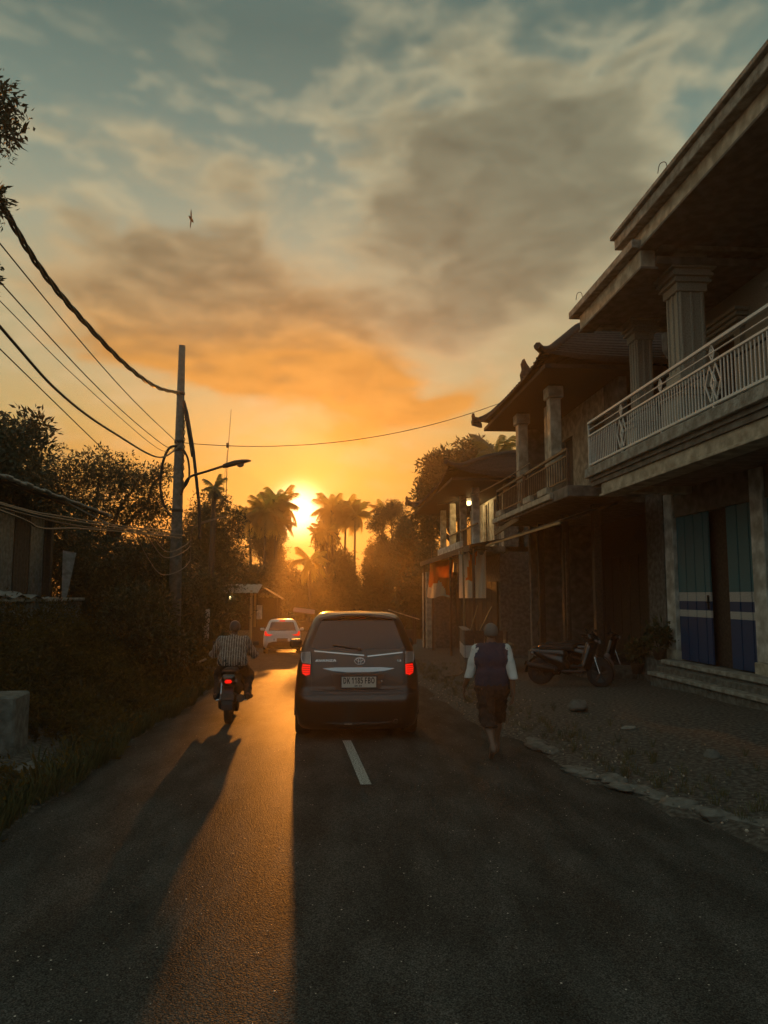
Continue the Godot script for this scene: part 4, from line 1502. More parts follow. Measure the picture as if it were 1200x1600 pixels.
# ---------------------------------------------------------------- left side: yard wall, shack, block
func left_side() -> void:
	var w := thing("yard_wall", "low dark yard wall with pale coping on the left bank", "wall")
	obj("wall", box(Vector3(-6.3, -0.4, -19.7), Vector3(-6.05, 1.76, -8.0)), M.old_concrete, w)
	for i in 8:
		var z := -19.7 + i * 1.46
		obj("coping_stone", box(Vector3(-6.36, 1.763, z), Vector3(-5.98, 1.84 + 0.012 * (i % 3), z + 1.44), 0.015), M.concrete, w)
	var o := thing("shack", "old shack with sheet walls and sloping tiled roof behind the yard wall", "shack")
	for i in 13:
		var z := -19.3 + i * 0.9
		var s := S()
		var y1 := 3.75
		for k in 9:
			var za := z + k * 0.098
			var zb := za + 0.098
			var xa := -6.9 + 0.018 * (k % 2)
			var xb := -6.9 + 0.018 * ((k + 1) % 2)
			q4(s, Vector3(xa, 0.4, za), Vector3(xb, 0.4, zb), Vector3(xb, y1, zb), Vector3(xa, y1, za), Vector3.RIGHT)
			q4(s, Vector3(xa - 0.015, 0.4, za), Vector3(xb - 0.015, 0.4, zb), Vector3(xb - 0.015, y1, zb), Vector3(xa - 0.015, y1, za), Vector3.LEFT)
		obj("wall_sheet", s, M.zinc if i % 3 != 1 else M.rust_metal, o)
	obj("end_wall", box(Vector3(-12.0, 0.2, -19.42), Vector3(-6.86, 3.85, -19.32)), M.dark_wood, o)
	obj("corner_post", box(Vector3(-6.88, 0.2, -19.52), Vector3(-6.74, 3.9, -19.36), 0.01), M.dark_wood, o)
	# roof: courses of tiles from the eave to the ridge, with a pale lapped edge
	var s := S()
	var n := 16
	for i in n:
		var t0 := float(i) / n
		var t1 := float(i + 1) / n
		var a := Vector3(-6.0, 4.02, 0).lerp(Vector3(-9.8, 5.5, 0), t0)
		var b := Vector3(-6.0, 4.02, 0).lerp(Vector3(-9.8, 5.5, 0), t1)
		var up := Vector3(0, 0.045, 0)
		q4(s, a + up + Vector3(0, 0, -21.6), a + up + Vector3(0, 0, -7.0), b + Vector3(0, 0, -7.0), b + Vector3(0, 0, -21.6), Vector3.UP)
		q4(s, a + Vector3(0, 0, -21.6), a + Vector3(0, 0, -7.0), a + up + Vector3(0, 0, -7.0), a + up + Vector3(0, 0, -21.6), Vector3.RIGHT)
		q4(s, a + Vector3(0, -0.06, -21.6), a + Vector3(0, -0.06, -7.0), b + Vector3(0, -0.06, -7.0), b + Vector3(0, -0.06, -21.6), Vector3.DOWN)
	obj("roof", s, M.roof_tile, o)
	for i in 43:
		var z := -21.55 + i * 0.335
		var c := S()
		bx(c, Vector3(-6.01, 4.075 + 0.012 * (i % 3) + 0.008 * sin(i * 2.3), z + 0.16), Vector3(0.2, 0.05, 0.325), 0.015, Basis(Vector3.RIGHT, 0.04 * sin(i * 1.7)))
		obj("edge_tile", c, M.concrete, o)
	# loose sheets leant and laid by the wall
	var sh := thing("leaning_sheet", "pale sheet leaning against the corner of the old shack", "sheet", Vector3(-6.2, 2.0, -18.6), 0.5)
	s = S()
	prism(s, PackedVector2Array([Vector2(0, 0.95), Vector2(0.3, 0.9), Vector2(0.14, -0.1), Vector2(0.02, -0.32)]), 0.012)
	obj("sheet", s, M.zinc, sh)
	var tarp := thing("tarpaulin", "grey tarpaulin draped over the yard wall by the shack", "tarpaulin", Vector3(-6.2, 1.86, -15.6))
	s = S()
	s.set_smooth_group(0)
	for i in 20:
		for j in 6:
			var f := func(a: int, b: int) -> Vector3:
				var u := a / 20.0
				var v := b / 6.0
				return Vector3(-0.35 + 0.62 * v, 0.20 * sin(PI * minf(u * 1.2, 1.0)) * (1.0 - v * 0.9) + 0.04 * sin(a * 1.3 + b) - 0.12 * maxf(v - 0.8, 0.0) * 5.0 * 0.2 + 0.02, 1.9 - 3.4 * u)
			q4(s, f.call(i, j), f.call(i + 1, j), f.call(i + 1, j + 1), f.call(i, j + 1), Vector3.UP)
	var tm := mat(0.3, 0.3, 0.28, 0.6)
	obj("cover", s, tm, tarp)
	var bl := thing("concrete_block", "upright concrete block at the left road edge by the weeds", "block", Vector3(-3.72, 0.0, -9.25), 0.1)
	obj("block", box(Vector3(-0.28, -0.2, -0.3), Vector3(0.26, 0.78, 0.3), 0.025), M.old_concrete, bl)
	var dr := thing("drain_slab", "flat concrete drain slab at the left road edge beside the block", "slab", Vector3(-3.35, 0.0, -8.8), 0.12)
	for i in 3:
		obj("slab", box(Vector3(-0.75 + i * 0.5, -0.15, -0.25), Vector3(-0.27 + i * 0.5, 0.09 - 0.012 * i, 0.25), 0.02), M.old_concrete, dr)
	var g := S()
	g.set_smooth_group(0)

# ---------------------------------------------------------------- pole, street lamp, cables
func utility_pole() -> void:
	var o := thing("utility_pole", "tall tapered concrete utility pole on the left bank carrying cables", "utility pole", Vector3(-4.0, -0.2, -20.8))
	var s := S()
	lathe(s, [Vector2(0.001, -0.4), Vector2(0.2, -0.4), Vector2(0.145, 4.0), Vector2(0.088, 8.9), Vector2(0.001, 8.92)], 14)
	obj("shaft", s, M.old_concrete, o)
	for y in [4.35, 6.0, 6.22, 7.55]:
		s = S()
		var r: float = lerpf(0.2, 0.088, y / 8.9) + 0.012
		lathe(s, [Vector2(r - 0.01, y - 0.04), Vector2(r, y - 0.035), Vector2(r, y + 0.035), Vector2(r - 0.01, y + 0.04)], 14)
		obj("steel_band", s, M.dark_metal, o)
	s = S()
	tube(s, [Vector3(0.09, 7.35, 0.03), Vector3(0.19, 7.0, 0.03), Vector3(0.38, 6.0, 0.02), Vector3(0.56, 4.6, 0.0), Vector3(0.62, 3.6, 0.0)], 0.045, 8)
	obj("stay_rod", s, M.dark_metal, o)
	s = S()
	tube(s, [Vector3(0.08, 7.3, 0.06), Vector3(0.24, 6.45, 0.08), Vector3(0.36, 5.8, 0.08)], 0.02, 6)
	obj("stay_strap", s, M.dark_metal, o)
	s = S()
	var ch := []
	for i in 30:
		ch.append(Vector3(0.14 + 0.02 * sin(i * 2.2), 6.9 - i * 0.068, 0.06 + 0.02 * cos(i * 1.7)))
	tube(s, ch, 0.016, 5)
	obj("lashing", s, M.dark_metal, o)
	s = S()
	tube(s, curve([Vector3(-0.02, 6.08, 0.12), Vector3(-0.24, 6.02, 0.12), Vector3(-0.4, 5.6, 0.12), Vector3(-0.44, 5.0, 0.12), Vector3(-0.34, 4.5, 0.12), Vector3(-0.12, 4.16, 0.14)], 6), 0.035, 8)
	obj("cable_loop", s, M.black_rubber, o)
	s = S()
	tube(s, curve([Vector3(0.13, 6.0, 0.1), Vector3(0.27, 5.7, 0.1), Vector3(0.3, 5.2, 0.1), Vector3(0.14, 4.9, 0.1)], 6), 0.028, 8)
	obj("cable_loop", s, M.black_rubber, o)
	# the street lamp on its bracket
	var l := thing("street_lamp", "unlit street lamp head on a thin upswept arm of the pole", "street lamp", Vector3(-4.0, -0.2, -20.6))
	s = S()
	tube(s, curve([Vector3(0.12, 4.75, -0.05), Vector3(0.2, 5.02, 0), Vector3(0.36, 5.24, 0.02), Vector3(0.75, 5.37, 0.05), Vector3(1.25, 5.53, 0.1)], 6), 0.033, 8)
	obj("arm", s, M.dark_metal, l)
	s = S()
	s.set_smooth_group(0)
	var rings := []
	for e in [[0.0, 0.05, 0.05, 0.05], [0.12, 0.075, 0.07, 0.06], [0.3, 0.12, 0.1, 0.04], [0.5, 0.135, 0.09, 0.02], [0.66, 0.1, 0.06, 0.0], [0.74, 0.03, 0.02, -0.01]]:
		var ring := []
		for k in 12:
			var a := TAU * k / 12
			ring.append(Vector3(1.22 + e[0], 5.53 + 0.14 * e[0] / 0.74 + sin(a) * (e[2] if sin(a) > 0 else e[3] + 0.015), 0.1 + cos(a) * e[1]))
		rings.append(ring)
	for i in rings.size() - 1:
		for k in 12:
			q4(s, rings[i][k], rings[i][(k + 1) % 12], rings[i + 1][(k + 1) % 12], rings[i + 1][k], rings[i][k] - Vector3(1.22 + 0.35, 5.58, 0.1))
	obj("lamp_head", s, M.dark_metal, l)
	s = S()
	lathe(s, [Vector2(0.10, 0.0), Vector2(0.09, -0.045), Vector2(0.05, -0.075), Vector2(0.001, -0.08)], 12, Transform3D(Basis(Vector3.BACK, 0.18), Vector3(1.68, 5.58, 0.1)))
	obj("lamp_bowl", s, M.lens_clear, l)
	# the thick twisted cable
	var core := curve([Vector3(-4, 7.36, -20.75), Vector3(-4, 6.74, -17.9), Vector3(-4, 6.44, -15.2), Vector3(-4, 6.36, -12.5), Vector3(-4, 6.41, -10.6), Vector3(-4, 6.66, -9.2), Vector3(-4, 7.1, -7.2), Vector3(-4, 8.2, -2.8)], 22)
	s = S()
	for k in 3:
		var pts := []
		for i in core.size():
			var a := i * 0.34 + TAU * k / 3.0
			pts.append(core[i] + Vector3(cos(a), sin(a), 0) * 0.027)
		tube(s, pts, 0.021, 6)
	tag(obj("power_cable", s, M.cable), "thick twisted black power cable, topmost of the cables on the pole", "cable", "cables on the utility pole")
	var thin := [
		["thin wire highest below the twisted cable, sloping to the pole", [Vector3(-4, 5.95, -20.7), Vector3(-4, 5.9, -15), Vector3(-4, 6.16, -9.27), Vector3(-4, 6.7, -3)], 0.009],
		["second thin wire below the twisted cable", [Vector3(-4, 5.8, -20.7), Vector3(-4, 5.55, -18.8), Vector3(-4, 5.48, -14), Vector3(-4, 5.7, -9.33), Vector3(-4, 6.2, -3)], 0.009],
		["third thin wire down, between two thin wires left of the pole", [Vector3(-4, 5.75, -20.7), Vector3(-4, 5.34, -18.1), Vector3(-4, 5.34, -12.6), Vector3(-4, 5.47, -9.36), Vector3(-4, 5.8, -3)], 0.006],
		["medium black cable sagging to the loop on the pole", [Vector3(-3.9, 5.95, -20.6), Vector3(-4, 5.18, -18.5), Vector3(-4, 4.93, -14.6), Vector3(-4, 4.9, -11.74), Vector3(-4, 5.16, -9.4), Vector3(-4, 6.1, -3)], 0.02],
		["lowest thin wire that dips behind the feathery tree", [Vector3(-4, 3.9, -20.7), Vector3(-4, 4.42, -14.66), Vector3(-4, 4.89, -9.44), Vector3(-4, 5.5, -3)], 0.008]]
	for e in thin:
		s = S()
		tube(s, curve(e[1], 8), e[2], 6)
		tag(obj("wire" if e[2] < 0.015 else "cable", s, M.cable), e[0], "wire" if e[2] < 0.015 else "cable", "cables on the utility pole")
	# the low bundle of lit cables
	var low := [
		["low slack cable, topmost strand of the orange-lit bundle", [Vector3(-4.0, 3.62, -20.7), Vector3(-3.9, 3.27, -15.9), Vector3(-3.9, 3.06, -11.7), Vector3(-3.9, 3.0, -9.4), Vector3(-3.9, 3.1, -3)]],
		["low slack cable, second strand of the orange-lit bundle", [Vector3(-3.95, 3.5, -20.7), Vector3(-3.88, 3.22, -15.9), Vector3(-3.88, 3.02, -11.7), Vector3(-3.86, 2.97, -9.4), Vector3(-3.9, 3.05, -3)]],
		["low slack cable, third strand of the orange-lit bundle", [Vector3(-3.9, 3.4, -20.7), Vector3(-3.92, 3.20, -15.9), Vector3(-3.92, 2.99, -12.4), Vector3(-3.93, 2.95, -9.4), Vector3(-3.9, 3.0, -3)]],
		["low slack cable sagging apart below the bundle at left", [Vector3(-3.85, 3.42, -20.7), Vector3(-3.86, 3.16, -15.9), Vector3(-3.86, 2.93, -12.2), Vector3(-3.84, 2.80, -10.6), Vector3(-3.82, 2.88, -9.4), Vector3(-3.8, 3.1, -3)]],
		["slack strand from the roof corner down into the bundle", [Vector3(-3.8, 3.5, -20.7), Vector3(-4.3, 3.3, -17.5), Vector3(-5.2, 3.65, -17.6), Vector3(-6.0, 4.05, -18.0)]]]
	for e in low:
		s = S()
		tube(s, curve(e[1], 10), 0.013, 6)
		tag(obj("cable", s, M.cable_old), e[0], "cable", "low slack cables")
	var loops := [["shallow slack loop hanging below the bundle by the pole", 2.95, 0.0], ["middle slack loop hanging below the bundle by the pole", 2.80, 0.3], ["deepest slack loop hanging down over the bushes", 2.38, 0.6]]
	for e in loops:
		s = S()
		var y: float = e[1]
		tube(s, curve([Vector3(-3.9, 3.2, -16.0), Vector3(-3.88, y + 0.34, -17.0), Vector3(-3.86, y, -19.0 + e[2] * 0.5), Vector3(-3.8, y + 0.42, -21.6), Vector3(-3.6, 3.75, -21.2), Vector3(-2.9, 4.2, -22.6)], 8), 0.011, 6)
		tag(obj("slack_cable", s, M.cable_old), e[0], "cable", "slack loops by the pole")
	tag(obj("service_wire", cable_between(Vector3(-3.88, 5.98, -20.7), Vector3(5.3, 7.75, -22.6), 0.55, 0.011, 30), M.cable), "long thin wire crossing the street from pole to tiled roof", "wire")
	# aerial mast far behind the pole
	var a := thing("aerial_mast", "thin aerial mast with a stay standing behind the pole", "mast", Vector3(-5.85, -0.9, -44.5))
	s = S()
	tube(s, [Vector3(0, 0, 0), Vector3(0.05, 10.4, 0), Vector3(0.22, 13.6, 0)], [0.025, 0.022, 0.012], 6)
	obj("mast", s, M.dark_metal, a)
	s = S()
	bx(s, Vector3(0.06, 11.45, 0), Vector3(0.16, 0.3, 0.12), 0.03)
	obj("insulator", s, M.black_plastic, a)
	s = S()
	tube(s, [Vector3(0.05, 11.2, 0), Vector3(-0.5, 4.0, 0)], 0.01, 5)
	obj("stay_wire", s, M.dark_metal, a)
	var b := thing("bird", "small dark bird flying below the big orange cloud", "bird", Vector3(-7.6, 22.5, -41.0))
	s = S()
	lathe(s, [Vector2(0.001, -0.32), Vector2(0.06, -0.16), Vector2(0.075, 0.0), Vector2(0.05, 0.16), Vector2(0.03, 0.24), Vector2(0.001, 0.30)], 8, Transform3D(Basis(Vector3(1, 0, 0.3).normalized(), 1.35), Vector3.ZERO))
	obj("body", s, M.black_rubber, b)
	for sg in [-1.0, 1.0]:
		s = S()
		prism(s, PackedVector2Array([Vector2(0.0, -0.06), Vector2(0.34 , -0.09), Vector2(0.55, -0.02), Vector2(0.30, 0.05), Vector2(0.0, 0.09)]), 0.012, Transform3D(Basis(Vector3(0, sg, 0.1), Vector3(0.6, 0, 0.8), Vector3(sg * 0.8, 0.0, -0.6)), Vector3(0, 0.02 * sg, 0)))
		obj("wing", s, M.black_rubber, b)

# ---------------------------------------------------------------- trees, bushes, bank
func greenery() -> void:
	tree("tree", "big dense tree at the far left behind the old shack", Vector3(-10.2, 0.2, -22.0), [[Vector3(0, 5.2, 0), Vector3(2.2, 1.6, 2)], [Vector3(1.1, 5.7, 0.4), Vector3(1.3, 1.0, 1.3)], [Vector3(-2, 5.4, 0), Vector3(2, 2, 2)], [Vector3(1.0, 4.0, 0.6), Vector3(1.7, 1.1, 1.6)], [Vector3(0.4, 6.1, 0.2), Vector3(1.0, 0.8, 1.0)], [Vector3(2.1, 6.35, 0.2), Vector3(0.35, 0.5, 0.3)]], 2600, M.cluster, M.leaf_dark, 101, 0.72, 0.28, "", 0.05)
	tree("tree", "feathery tree with outreaching twigs left of the utility pole", Vector3(-8.4, 0.2, -26.0), [[Vector3(-0.7, 5.35, 0), Vector3(1.2, 1.2, 1.2)], [Vector3(0.9, 5.6, 0), Vector3(1.1, 0.95, 1.2)], [Vector3(2.2, 5.5, 0.2), Vector3(0.9, 0.5, 0.9)], [Vector3(0.5, 4.3, 0.3), Vector3(1.9, 0.9, 1.4)], [Vector3(2.5, 4.55, 0), Vector3(0.8, 0.6, 0.8)], [Vector3(-1.6, 4.6, 0), Vector3(1.2, 1.0, 1.2)], [Vector3(2.95, 5.75, 0.1), Vector3(0.4, 0.22, 0.3)], [Vector3(0.6, 2.6, 0.2), Vector3(2.4, 1.5, 1.2)], [Vector3(-1.6, 3.0, 0.2), Vector3(1.3, 1.4, 1.2)]], 3400, M.cluster_fine, M.leaf_dark, 111, 0.66, 0.22, "", 0.1)
	tree("tree", "round tree right behind the utility pole under the lamp", Vector3(-6.0, -0.9, -40.0), [[Vector3(0, 6.9, 0), Vector3(1.25, 1.2, 1.3)], [Vector3(0.75, 5.6, 0), Vector3(1.2, 1.3, 1.2)], [Vector3(-0.8, 5.6, 0), Vector3(1.1, 1.4, 1.2)], [Vector3(0, 4.2, 0), Vector3(1.8, 1.5, 1.5)], [Vector3(1.3, 6.8, 0), Vector3(0.35, 0.7, 0.35)], [Vector3(0.2, 2.2, 0.3), Vector3(2.2, 1.4, 1.5)]], 2200, M.cluster, M.leaf, 121, 0.62, 0.22, "", 0.08)
	tree("tree", "large-leaved tree rising behind the house with the lit lamp", Vector3(8.0, -0.9, -46.5), [[Vector3(-0.8, 10.1, 0), Vector3(1.8, 1.6, 1.6)], [Vector3(0.9, 11.2, 0), Vector3(1.5, 1.2, 1.5)], [Vector3(-1.6, 8.6, 0), Vector3(1.2, 1.4, 1.2)], [Vector3(2.2, 9.9, 0), Vector3(1.8, 1.7, 1.6)], [Vector3(-1.8, 7.2, 0.4), Vector3(1.0, 1.4, 1.0)], [Vector3(0.5, 9.0, 0), Vector3(2.0, 1.8, 1.6)], [Vector3(-1.2, 11.0, 0), Vector3(0.7, 0.6, 0.7)]], 2400, M.cluster_big, M.leaf, 131, 0.62, 0.3, "", 0.08)
	tree("tree", "overhanging tree whose leaf sprays enter at the upper left", Vector3(-7.2, 0.2, -8.4), [[Vector3(3.0, 7.5, -0.6), Vector3(0.45, 0.5, 0.5)], [Vector3(1.6, 7.3, -0.3), Vector3(1.5, 1.3, 1.5)], [Vector3(2.95, 6.3, -0.6), Vector3(0.4, 0.4, 0.4)], [Vector3(2.95, 5.5, -0.6), Vector3(0.35, 0.35, 0.4)], [Vector3(0.0, 7.6, 0.0), Vector3(1.6, 1.3, 1.6)]], 2300, leaf_cluster(16, 0.2, 0.12, 0.045, 44), M.leaf_dark, 141, 0.8, 0.2, "", 0.05)
	# the wood that closes the street: each crown a tree of its own
	var far_trees := [
		[-9.9, -91.0, 8.6, 3.0, "low tree left of the palms at the road's end"], [-6.3, -90.0, 6.6, 2.6, "low tree below the left palm clump"], [-3.4, -91.0, 5.4, 2.4, "lowest tree under the sun at the road's end"], [-0.9, -93.0, 6.2, 2.5, "low tree under the gap where the sun stands"], [1.9, -90.0, 7.8, 2.7, "low tree below the middle palms"],
		[5.5, -76.0, 8.8, 1.4, "slim tree between the star-shaped palm and the tall open tree"], [5.2, -90.0, 9.4, 1.5, "narrow tree just left of the slim tree"], [6.9, -66.0, 9.3, 2.1, "tall tree at the left corner of the lit house roof"], [6.9, -60.0, 7.4, 2.1, "middle-sized tree in front of the tall open tree"], [7.2, -54.0, 6.9, 2.0, "tree against the end of the farther house"], [4.4, -66.0, 5.0, 2.3, "bushy low tree above the black car"], [6.2, -50.0, 4.4, 2.0, "shrubby tree right above the black car roof"], [-8.2, -56.0, 6.8, 2.6, "tree behind the roadside huts"], [-5.4, -58.0, 4.8, 2.3, "low tree over the roadside hut roofs"], [1.2, -74.0, 4.8, 2.8, "wide low tree right of the white car"], [-2.0, -98.0, 5.4, 2.5, "dark low tree straight above the white car"], [-1.6, -88.0, 3.6, 3.0, "low thicket tree closing the road behind the white car"]]
	var i := 0
	for e in far_trees:
		var h: float = e[2]
		var w: float = e[3]
		rng.seed = 500 + i
		var blobs := []
		for k in 6:
			var a := rng.randf() * TAU
			var t := k / 5.0
			blobs.append([Vector3(cos(a) * w * 0.45 * (1.15 - t), h * lerpf(0.2, 0.86, t) , sin(a) * w * 0.4), Vector3(w * lerpf(0.78, 0.5, t), h * 0.17, w * 0.6)])
		tree("tree", e[4], Vector3(e[0], slope(-90.0), e[1]), blobs, 1500, M.cluster_big if i % 3 else M.cluster, M.leaf if i % 2 else M.leaf_warm, 150 + i * 10, 0.62, 0.16, "trees at the end of the road", 0.1)
		i += 1
	tree("tree", "tall open tree with bare trunk right of the palms", Vector3(6.2, slope(-90.0), -74.0), [[Vector3(0, 10.6, 0), Vector3(2.0, 1.0, 1.6)], [Vector3(-1.4, 9.6, 0), Vector3(1.0, 0.8, 1.0)], [Vector3(1.5, 9.6, 0), Vector3(1.1, 0.8, 1.0)], [Vector3(0.4, 11.4, 0), Vector3(1.0, 0.6, 0.9)], [Vector3(0.2, 7.2, 0), Vector3(1.2, 0.8, 1.0)]], 1100, M.cluster, M.leaf, 311, 0.62, 0.17, "trees at the end of the road", 0.25)
	tree("tree", "tall dark tree filling the palm clump left of the sun", Vector3(-6.6, slope(-90.0), -98.0), [[Vector3(0.2, 12.4, 0), Vector3(1.3, 1.2, 1)], [Vector3(-0.1, 10.4, 0), Vector3(1.7, 1.5, 1)], [Vector3(-0.6, 8.4, 0), Vector3(2.3, 1.6, 1.2)], [Vector3(0.2, 6.0, 0), Vector3(2.6, 1.7, 1.2)], [Vector3(0, 3.6, 0), Vector3(2.6, 1.8, 1.2)], [Vector3(-2.2, 10.0, 0), Vector3(1.3, 1.5, 1)]], 2600, M.cluster_big, M.leaf_warm, 401, 0.62, 0.25, "trees at the end of the road", 0.1)
	tree("tree", "tall dark tree filling the palm clump right of the sun", Vector3(0.8, slope(-90.0), -99.0), [[Vector3(-0.5, 12.3, 0), Vector3(1.2, 1.2, 1)], [Vector3(1.3, 12.8, 0), Vector3(1.4, 1.0, 1)], [Vector3(-0.7, 10.4, 0), Vector3(1.6, 1.4, 1.2)], [Vector3(-1.0, 9.4, 0), Vector3(1.6, 1.1, 1.2)], [Vector3(0.0, 7.6, 0), Vector3(2.2, 1.4, 1.2)], [Vector3(0.2, 5.6, 0), Vector3(2.4, 1.6, 1.2)], [Vector3(0.4, 3.6, 0), Vector3(2.6, 1.8, 1.2)]], 2900, M.cluster_big, M.leaf_warm, 411, 0.62, 0.25, "trees at the end of the road", 0.05)
	# palms
	var palms := [
		[-6.2, -94.0, 13.6, 0.2, 30, 1.15, "tallest palm of the dense clump left of the sun"], [-8.9, -93.0, 11.9, -0.5, 24, 1.05, "outermost left palm beside the sun"], [-7.4, -92.0, 12.5, 0.1, 30, 1.1, "inner palm of the dense clump left of the sun"], [-6.3, -93.0, 11.6, 0.2, 24, 0.95, "palm of the left clump nearest the sun"],
		[0.8, -95.0, 13.3, -0.3, 26, 1.05, "palm just right of the sun with hanging fronds"], [2.2, -97.0, 13.2, 0.2, 26, 1.05, "second palm right of the sun"], [3.4, -95.0, 12.6, 0.1, 16, 1.0, "star-shaped palm standing clear right of the middle palms"], [-1.75, -80.0, 6.2, 0.1, 15, 0.85, "short palm right below the sun"], [6.9, -95.0, 13.2, 0.1, 15, 0.8, "small-headed palm over the tall open tree"], [0.0, -93.0, 10.4, 0.0, 16, 0.75, "lower palm between the two palms right of the sun"], [-1.45, -97.0, 10.5, 0.1, 20, 0.5, "small added palm head dimming the sun at the clump's edge"]]  # last palm is added to break up sunlight on the right of the road
	i = 0
	for e in palms:
		palm(e[6], Vector3(e[0], slope(-95.0), e[1]), e[2], Vector2(e[3], 0.2), e[4], e[5], 700 + i, M.leaf_warm)
		i += 1
	palm("palm behind the tiled roof, its fronds drooping beside the eave", Vector3(9.5, -0.9, -43.5), 10.7, Vector2(0.3, 0.1), 15, 0.72, 733, M.leaf_dark)
	palm("spiky low palm on top of the round tree under the lamp", Vector3(-5.7, -0.9, -38.5), 8.1, Vector2(0.1, 0.0), 12, 0.3, 741, M.leaf)
	# bushes along the left bank
	var bushes := [[-5.4, -20.4, 3.2, 1.1, "tall bush against the end of the yard wall"], [-5.0, -23.2, 3.6, 1.2, "tall bush at the foot of the utility pole"], [-5.6, -26.5, 4.2, 1.4, "highest bush behind the utility pole"], [-4.9, -29.6, 3.0, 1.1, "bush beside the pale roadside post"], [-7.6, -23.5, 4.2, 1.3, "bush under the feathery tree"], [-4.4, -18.4, 1.9, 0.9, "low bush on the bank before the pole"]]
	i = 0
	for e in bushes:
		rng.seed = 800 + i
		var b := thing("bush", e[4], "bush", Vector3(e[0], land(e[0], e[1]), e[1]), 0.0, "bushes along the left bank")
		var blobs := []
		for k in 4:
			blobs.append([Vector3(rng.randf_range(-0.4, 0.4), e[2] * (0.25 + 0.18 * k), rng.randf_range(-0.4, 0.4)), Vector3(e[3] * (1.1 - 0.12 * k), e[2] * 0.24, e[3])])
		for k in 3:
			obj("stem", limb(Vector3(0.1 * k - 0.1, -0.1, 0), blobs[k][0], 0.05, 0.015, 820 + i * 4 + k), M.bark, b)
		crown("foliage", blobs, 1500, M.cluster_fine, M.leaf if i % 2 else M.leaf_dark, 830 + i, 0.62, b, 0.05)
		i += 1
	# the overgrown bank: weeds that no one could count
	rng.seed = 99
	var xf := []
	var cols := []
	var n := FastNoiseLite.new()
	n.seed = 9
	n.frequency = 0.5
	for k in 14000:
		var z := -5.0 - 30.0 * pow(rng.randf(), 1.15)
		var e := road_left(z) - 0.12 - 0.18 * n.get_noise_1d(z * 3.0)
		var u := pow(rng.randf(), 0.75)
		var x := lerpf(e, -6.0, u)
		if x < -2.9 and x > -4.3 and z > -9.9 and z < -8.2:
			continue
		var hmax := lerpf(0.12, 1.35, smoothstep(0.0, 1.0, u)) * (1.0 + 0.6 * n.get_noise_2d(x * 2.0, z * 2.0)) * (0.6 if z > -9.0 else 1.0)
		var y := land(x, z) + hmax * rng.randf()
		xf.append(Transform3D(any_turn(rng.randf_range(0.28, 0.6)), Vector3(x, y, z)))
		var v := 0.8 + 0.6 * n.get_noise_3d(x, y * 2.0, z) + rng.randf_range(-0.2, 0.2)
		cols.append(Color(v * 1.15, v, v * 0.75))
	tag(scatter("undergrowth", M.cluster_fine, M.leaf_warm, xf, cols, null), "tangled weeds and creepers covering the left bank", "undergrowth", "", "stuff")
	# blades of grass along the road edges
	var blade := S()
	for k in 7:
		var a := k * 0.9
		var b := Vector3(cos(a) * 0.03, 0, sin(a) * 0.03)
		var tip := Vector3(cos(a) * 0.11, 0.2 + 0.02 * (k % 3), sin(a) * 0.11)
		var sd := Vector3(-sin(a), 0, cos(a)) * 0.008
		t3(blade, b - sd, b + sd, b.lerp(tip, 0.6) + Vector3(0, 0.03, 0) + sd, Vector3(cos(a), 0.5, sin(a)))
		t3(blade, b - sd, b.lerp(tip, 0.6) + Vector3(0, 0.03, 0) + sd, tip, Vector3(cos(a), 0.5, sin(a)))
	blade.generate_normals()
	var bm := blade.commit()
	xf = []
	cols = []
	for k in 2600:
		var z := -4.0 - 24.0 * pow(rng.randf(), 1.3)
		var left := rng.randf() < 0.7
		var x: float = (road_left(z) - absf(rng.randfn()) * 0.28 + 0.03) if left else (road_right(z) + 0.25 + absf(rng.randfn()) * 0.6)
		xf.append(Transform3D(Basis(Vector3.UP, rng.randf() * TAU).scaled(Vector3.ONE * rng.randf_range(0.35, 1.1) * (1.0 if left else 0.5)), Vector3(x, land(x, z) - 0.01, z)))
		var v := rng.randf_range(0.6, 1.3)
		cols.append(Color(v * 1.1, v, v * 0.8))
	tag(scatter("grass", bm, M.grass, xf, cols, null), "short grass tufts along both road edges", "grass", "", "stuff")

